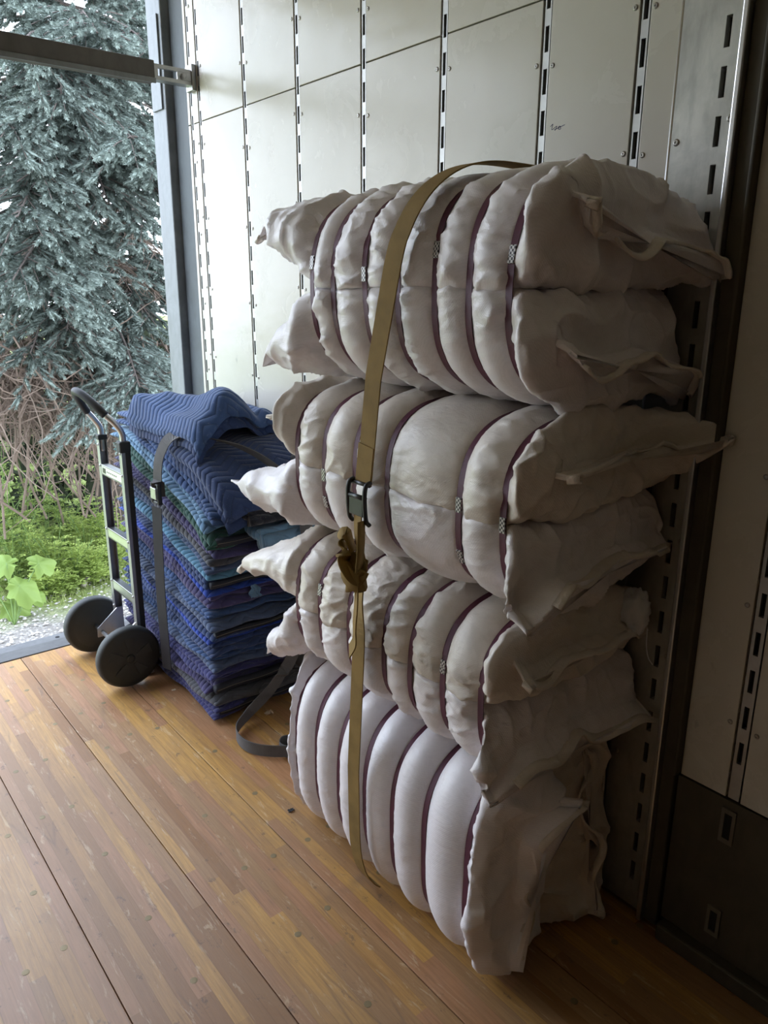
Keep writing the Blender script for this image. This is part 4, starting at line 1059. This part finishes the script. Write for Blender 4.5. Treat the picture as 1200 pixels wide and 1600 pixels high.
for (u, v, y) in ((60, 380, 6.6), (120, 350, 6.9), (30, 560, 6.6), (90, 540, 6.8), (200, 360, 6.7), (240, 390, 6.9), (180, 470, 7.0), (260, 470, 7.0), (130, 430, 7.0), (60, 600, 6.5), (200, 440, 6.6), (140, 330, 6.5), (20, 400, 6.9)):
    p1 = px_y(u, v, y); p0 = np.array([TB[0], TB[1], p1[2] + .5]); bough(tr, p0, p1, .03, 26, 1.0, .3, bare=True, r0=.018)
DK = m_leaf('dark_needles', (.018, .026, .018), (.060, .078, .058), .7, .05)
_N = NEEDLE; NEEDLE = DK
for i, (x, y, h, r) in enumerate(((4.9, 12.2, 7.0, 2.6), (1.6, 13.5, 7.8, 2.9))):
    spruce((x, y, GZ + .3), ['dark conifer standing behind the right side of the blue spruce', 'dark conifer standing behind the left side of the blue spruce'][i], h, r, 60, .35, dens=1.3, zlow=.1)
NEEDLE = _N
# tangle of dead brown stems hanging below the boughs
B = MB()
for k in range(620):
    u = -70 + 330 * rng.random(); v = 560 + 60 * rng.normal() * .6 + (40 if u > 140 else 0); y = 6.5 + .9 * rng.random()
    p = px_y(u, v, y); ln = .5 + .8 * rng.random(); d = unit(np.array([.45 * rng.normal() + .15, .3 * rng.normal(), -1 + .35 * rng.normal()]))
    pts = [p]
    for q in range(5):
        d = unit(d + .30 * rng.normal(size=3) + np.array([.06, 0, .05 * q])); pts.append(pts[-1] + d * ln / 5)
    B.add(*tubeg(pts, np.linspace(.0065 + .005 * rng.random(), .0025, 6), 3, False))
for k in range(26):   # thicker old canes
    u = -60 + 300 * rng.random(); p = px_y(u, 560 + 60 * rng.random(), 6.9 + .5 * rng.random()); q = p + np.array([.5 * rng.normal() + .2, .2, -1.3]); B.add(*tubeg(catmull([p, (p + q) / 2 + .12 * rng.normal(size=3), q], 5), .011, 5))
o = B.build('bramble_stems', TWIG, None, kind='stuff'); tag(o, 'tangle of dead brown bramble stems under the spruce boughs', 'brambles')
# scrub filling the hollow behind the brambles, leaves coloured dark for its shade
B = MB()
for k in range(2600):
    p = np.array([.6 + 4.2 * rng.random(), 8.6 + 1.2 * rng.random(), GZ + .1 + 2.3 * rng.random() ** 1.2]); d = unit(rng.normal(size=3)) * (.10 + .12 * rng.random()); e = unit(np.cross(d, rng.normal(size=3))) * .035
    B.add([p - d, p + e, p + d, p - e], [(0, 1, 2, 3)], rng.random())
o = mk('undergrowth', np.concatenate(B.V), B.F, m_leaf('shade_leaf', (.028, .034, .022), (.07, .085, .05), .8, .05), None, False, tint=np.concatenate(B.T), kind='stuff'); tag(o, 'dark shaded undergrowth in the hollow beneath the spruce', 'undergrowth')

# feathery green weeds, one plant each
WEED = m_leaf('weed_leaf', (.085, .15, .038), (.52, .62, .19), .6, .35)  # colour range also carries sunlit brightness and shade, picked per plant
STEMG = m_simple('weed_stem', (.14, .22, .06), .7)
WL_ = ['tall feathery green weed', 'bushy yellow-green weed', 'low fine-leaved weed', 'bright green fern-like weed']
k = 0
for (u, vb, vt, y, ti) in ((10, 880, 690, 7.5, .35), (45, 900, 700, 7.7, .38), (80, 905, 715, 7.8, .45), (110, 910, 745, 7.7, .62), (140, 915, 770, 7.5, .72), (165, 910, 760, 7.6, .75), (60, 930, 770, 7.3, .6), (95, 940, 800, 7.2, .68), (125, 942, 830, 7.1, .72), (25, 905, 790, 7.3, .45),
                         (150, 945, 850, 7.1, .78), (178, 935, 800, 7.3, .78), (190, 920, 790, 7.6, .7), (-10, 900, 720, 7.4, .4), (75, 955, 880, 7.0, .8), (105, 958, 890, 7.0, .75)):
    b = px_y(u, vb, y); tpt = px_y(u + 8 * rng.normal(), vt, y); b[2] = GZ + .05 * sstep(7.3, 8.2, y); H = max(tpt[2] - b[2], .2)
    root = empty('weed_plant', b, None, 'plant', 'green weeds beyond the sill'); VV = []; T = []; S = MB()
    for st_ in range(7):
        az = rng.random() * 6.28; lean = np.array([math.cos(az), math.sin(az), 0]) * H * (.12 + .28 * rng.random()); P = catmull([b, b + lean * .35 + np.array([0, 0, H * .5]), b + lean + np.array([0, 0, H * (.75 + .25 * rng.random())])], 5)
        S.add(*tubeg(P, np.linspace(.005, .002, len(P)), 4, False))
        for q in range(26):
            f = .12 + .88 * rng.random(); i = min(int(f * (len(P) - 1)), len(P) - 2); c = P[i]; a2 = rng.random() * 6.28
            d = unit(np.array([math.cos(a2), math.sin(a2), .25 + .4 * rng.random()])); ln = (.16 * (1.15 - f * .7)) * (.6 + .6 * rng.random())
            for m in range(7):      # leaflets along a frond
                h = (m + 1) / 7; cc = c + d * ln * h + np.array([0, 0, -.25 * ln * h * h]); sd = unit(np.cross(d, [0, 0, 1])) * (1 if m % 2 else -1)
                e = cc + (sd * .65 + d * .6 + np.array([0, 0, .2 * rng.normal()])) * ln * .38 * (1.1 - .5 * h); wv = unit(np.cross(e - cc, [0, 0, 1])) * ln * .085
                VV += [cc - wv, cc + wv * .4, e, cc + (e - cc) * .5 + wv * 1.4]; T += [np.clip(ti + .18 * (f - .5) + .12 * rng.normal(), 0, 1)] * 4
    S.build('stems', STEMG, root, True, kind='stuff')
    n = len(VV); mk('leaves', np.array(VV), np.arange(n).reshape(-1, 4)[:, [0, 1, 3, 2]], WEED, root, False, tint=np.array(T), kind='stuff')
    root['label'] = ['tall feathery weed at the far left, half in shade', 'feathery weed second from the left under the brambles', 'green weed in front of the dark bramble hollow', 'yellow-green bushy weed left of the hand truck', 'bright weed just left of the hand truck rails', 'bright bushy weed seen beside the far rail of the hand truck',
                     'low green weed above the gravel edge, left of centre', 'low fern-like weed at the gravel edge before the bushy one', 'small bright weed at the gravel edge near the truck wheel', 'shaded weed behind the big lobed leaf', 'small yellow-green weed above the far wheel of the hand truck', 'weed seen between the hand truck rails',
                     'weed behind the hand truck upright', 'shaded weed cut off by the picture edge beside the lobed leaves', 'tiny weed tuft on the gravel beside the lobed leaf', 'tiny weed tuft on the gravel left of the wheel'][k]
    k += 1
# big lobed leaves at the gravel edge
LOBE = m_leaf('lobed_leaf', (.14, .22, .05), (.24, .33, .085), .55, .3)
b = px_y(20, 960, 6.55); b[2] = GZ
root = empty('burdock_plant', b, 'plant with big bright lobed leaves at the gravel edge, lower left', 'plant')
for i, (u, v, s, az, tl) in enumerate(((30, 915, .17, .9, -.5), (10, 880, .15, 2.0, .1), (60, 880, .15, .3, .2), (20, 945, .16, -.9, -.9), (-15, 920, .15, 2.6, -.2), (55, 930, .10, .0, -.4))):
    c = px_y(u, v, 6.5 + .05 * i); a = np.linspace(0, 2 * math.pi, 36, endpoint=False)
    r = s * (.62 + .34 * np.cos(a) + .22 * np.abs(np.cos(a * 3.5)) ** .6 + .07 * np.sin(a * 11 + i)) * 1.15
    x = r * np.cos(a); w = r * np.sin(a) * .75
    Nn = unit(np.array([.25 * math.cos(az), -.75, .65 + .2 * tl])); D = np.array([math.cos(az), 0, tl]); D = unit(D - D.dot(Nn) * Nn); S = np.cross(D, Nn)
    z = -.9 * (w ** 2) / s + .16 * s * np.sin(a * 5 + i) - .4 * np.maximum(x, 0) ** 2 / s
    V = np.vstack([c[None], c + .55 * (x[:, None] * D + w[:, None] * S) + .5 * z[:, None] * Nn, c + x[:, None] * D + w[:, None] * S + z[:, None] * Nn])
    F = [(0, 1 + j, 1 + (j + 1) % 36) for j in range(36)] + [(1 + j, 37 + j, 37 + (j + 1) % 36, 1 + (j + 1) % 36) for j in range(36)]
    lf = mk('leaf', V, F, LOBE, root, True, tint=np.r_[.3, np.full(36, .55), np.full(36, .75)])
    mk('leaf_stalk', *tubeg(catmull([b, (b + c) / 2 + np.array([0, 0, .06]), c], 5), .006, 5), STEMG, root, True)
# fallen grey branch and short grass by the weeds
p, q = px_y(130, 915, 7.0), px_y(156, 880, 7.4); o = mk('fallen_branch', *tubeg(catmull([p, (p + q) / 2 + np.array([0, 0, .03]), q], 5), [.024] * 5 + [.018] * 6, 7), m_simple('weathered_branch', (.30, .27, .22), .9), None, True); tag(o, 'pale fallen branch lying among the weeds', 'branch')
B = MB()
for k in range(5000):
    y = 6.75 + 1.5 * rng.random(); x = .9 + y * .42 * rng.random() + .2; h = .04 + .09 * rng.random(); a = rng.random() * 6.28; d = np.array([math.cos(a), math.sin(a), 0]); p = np.array([x, y, GZ])
    if y < 7.1 and rng.random() < .55: continue
    B.add([p - d * .006, p + d * .006, p + np.array([.03 * rng.normal(), .03 * rng.normal(), h])], [(0, 1, 2)], rng.random())
o = mk('grass', np.concatenate(B.V), B.F, m_leaf('grass_blade', (.15, .21, .055), (.37, .40, .17), .7, .3), None, False, tint=np.concatenate(B.T), kind='stuff'); tag(o, 'short pale grass along the edge of the gravel', 'grass')
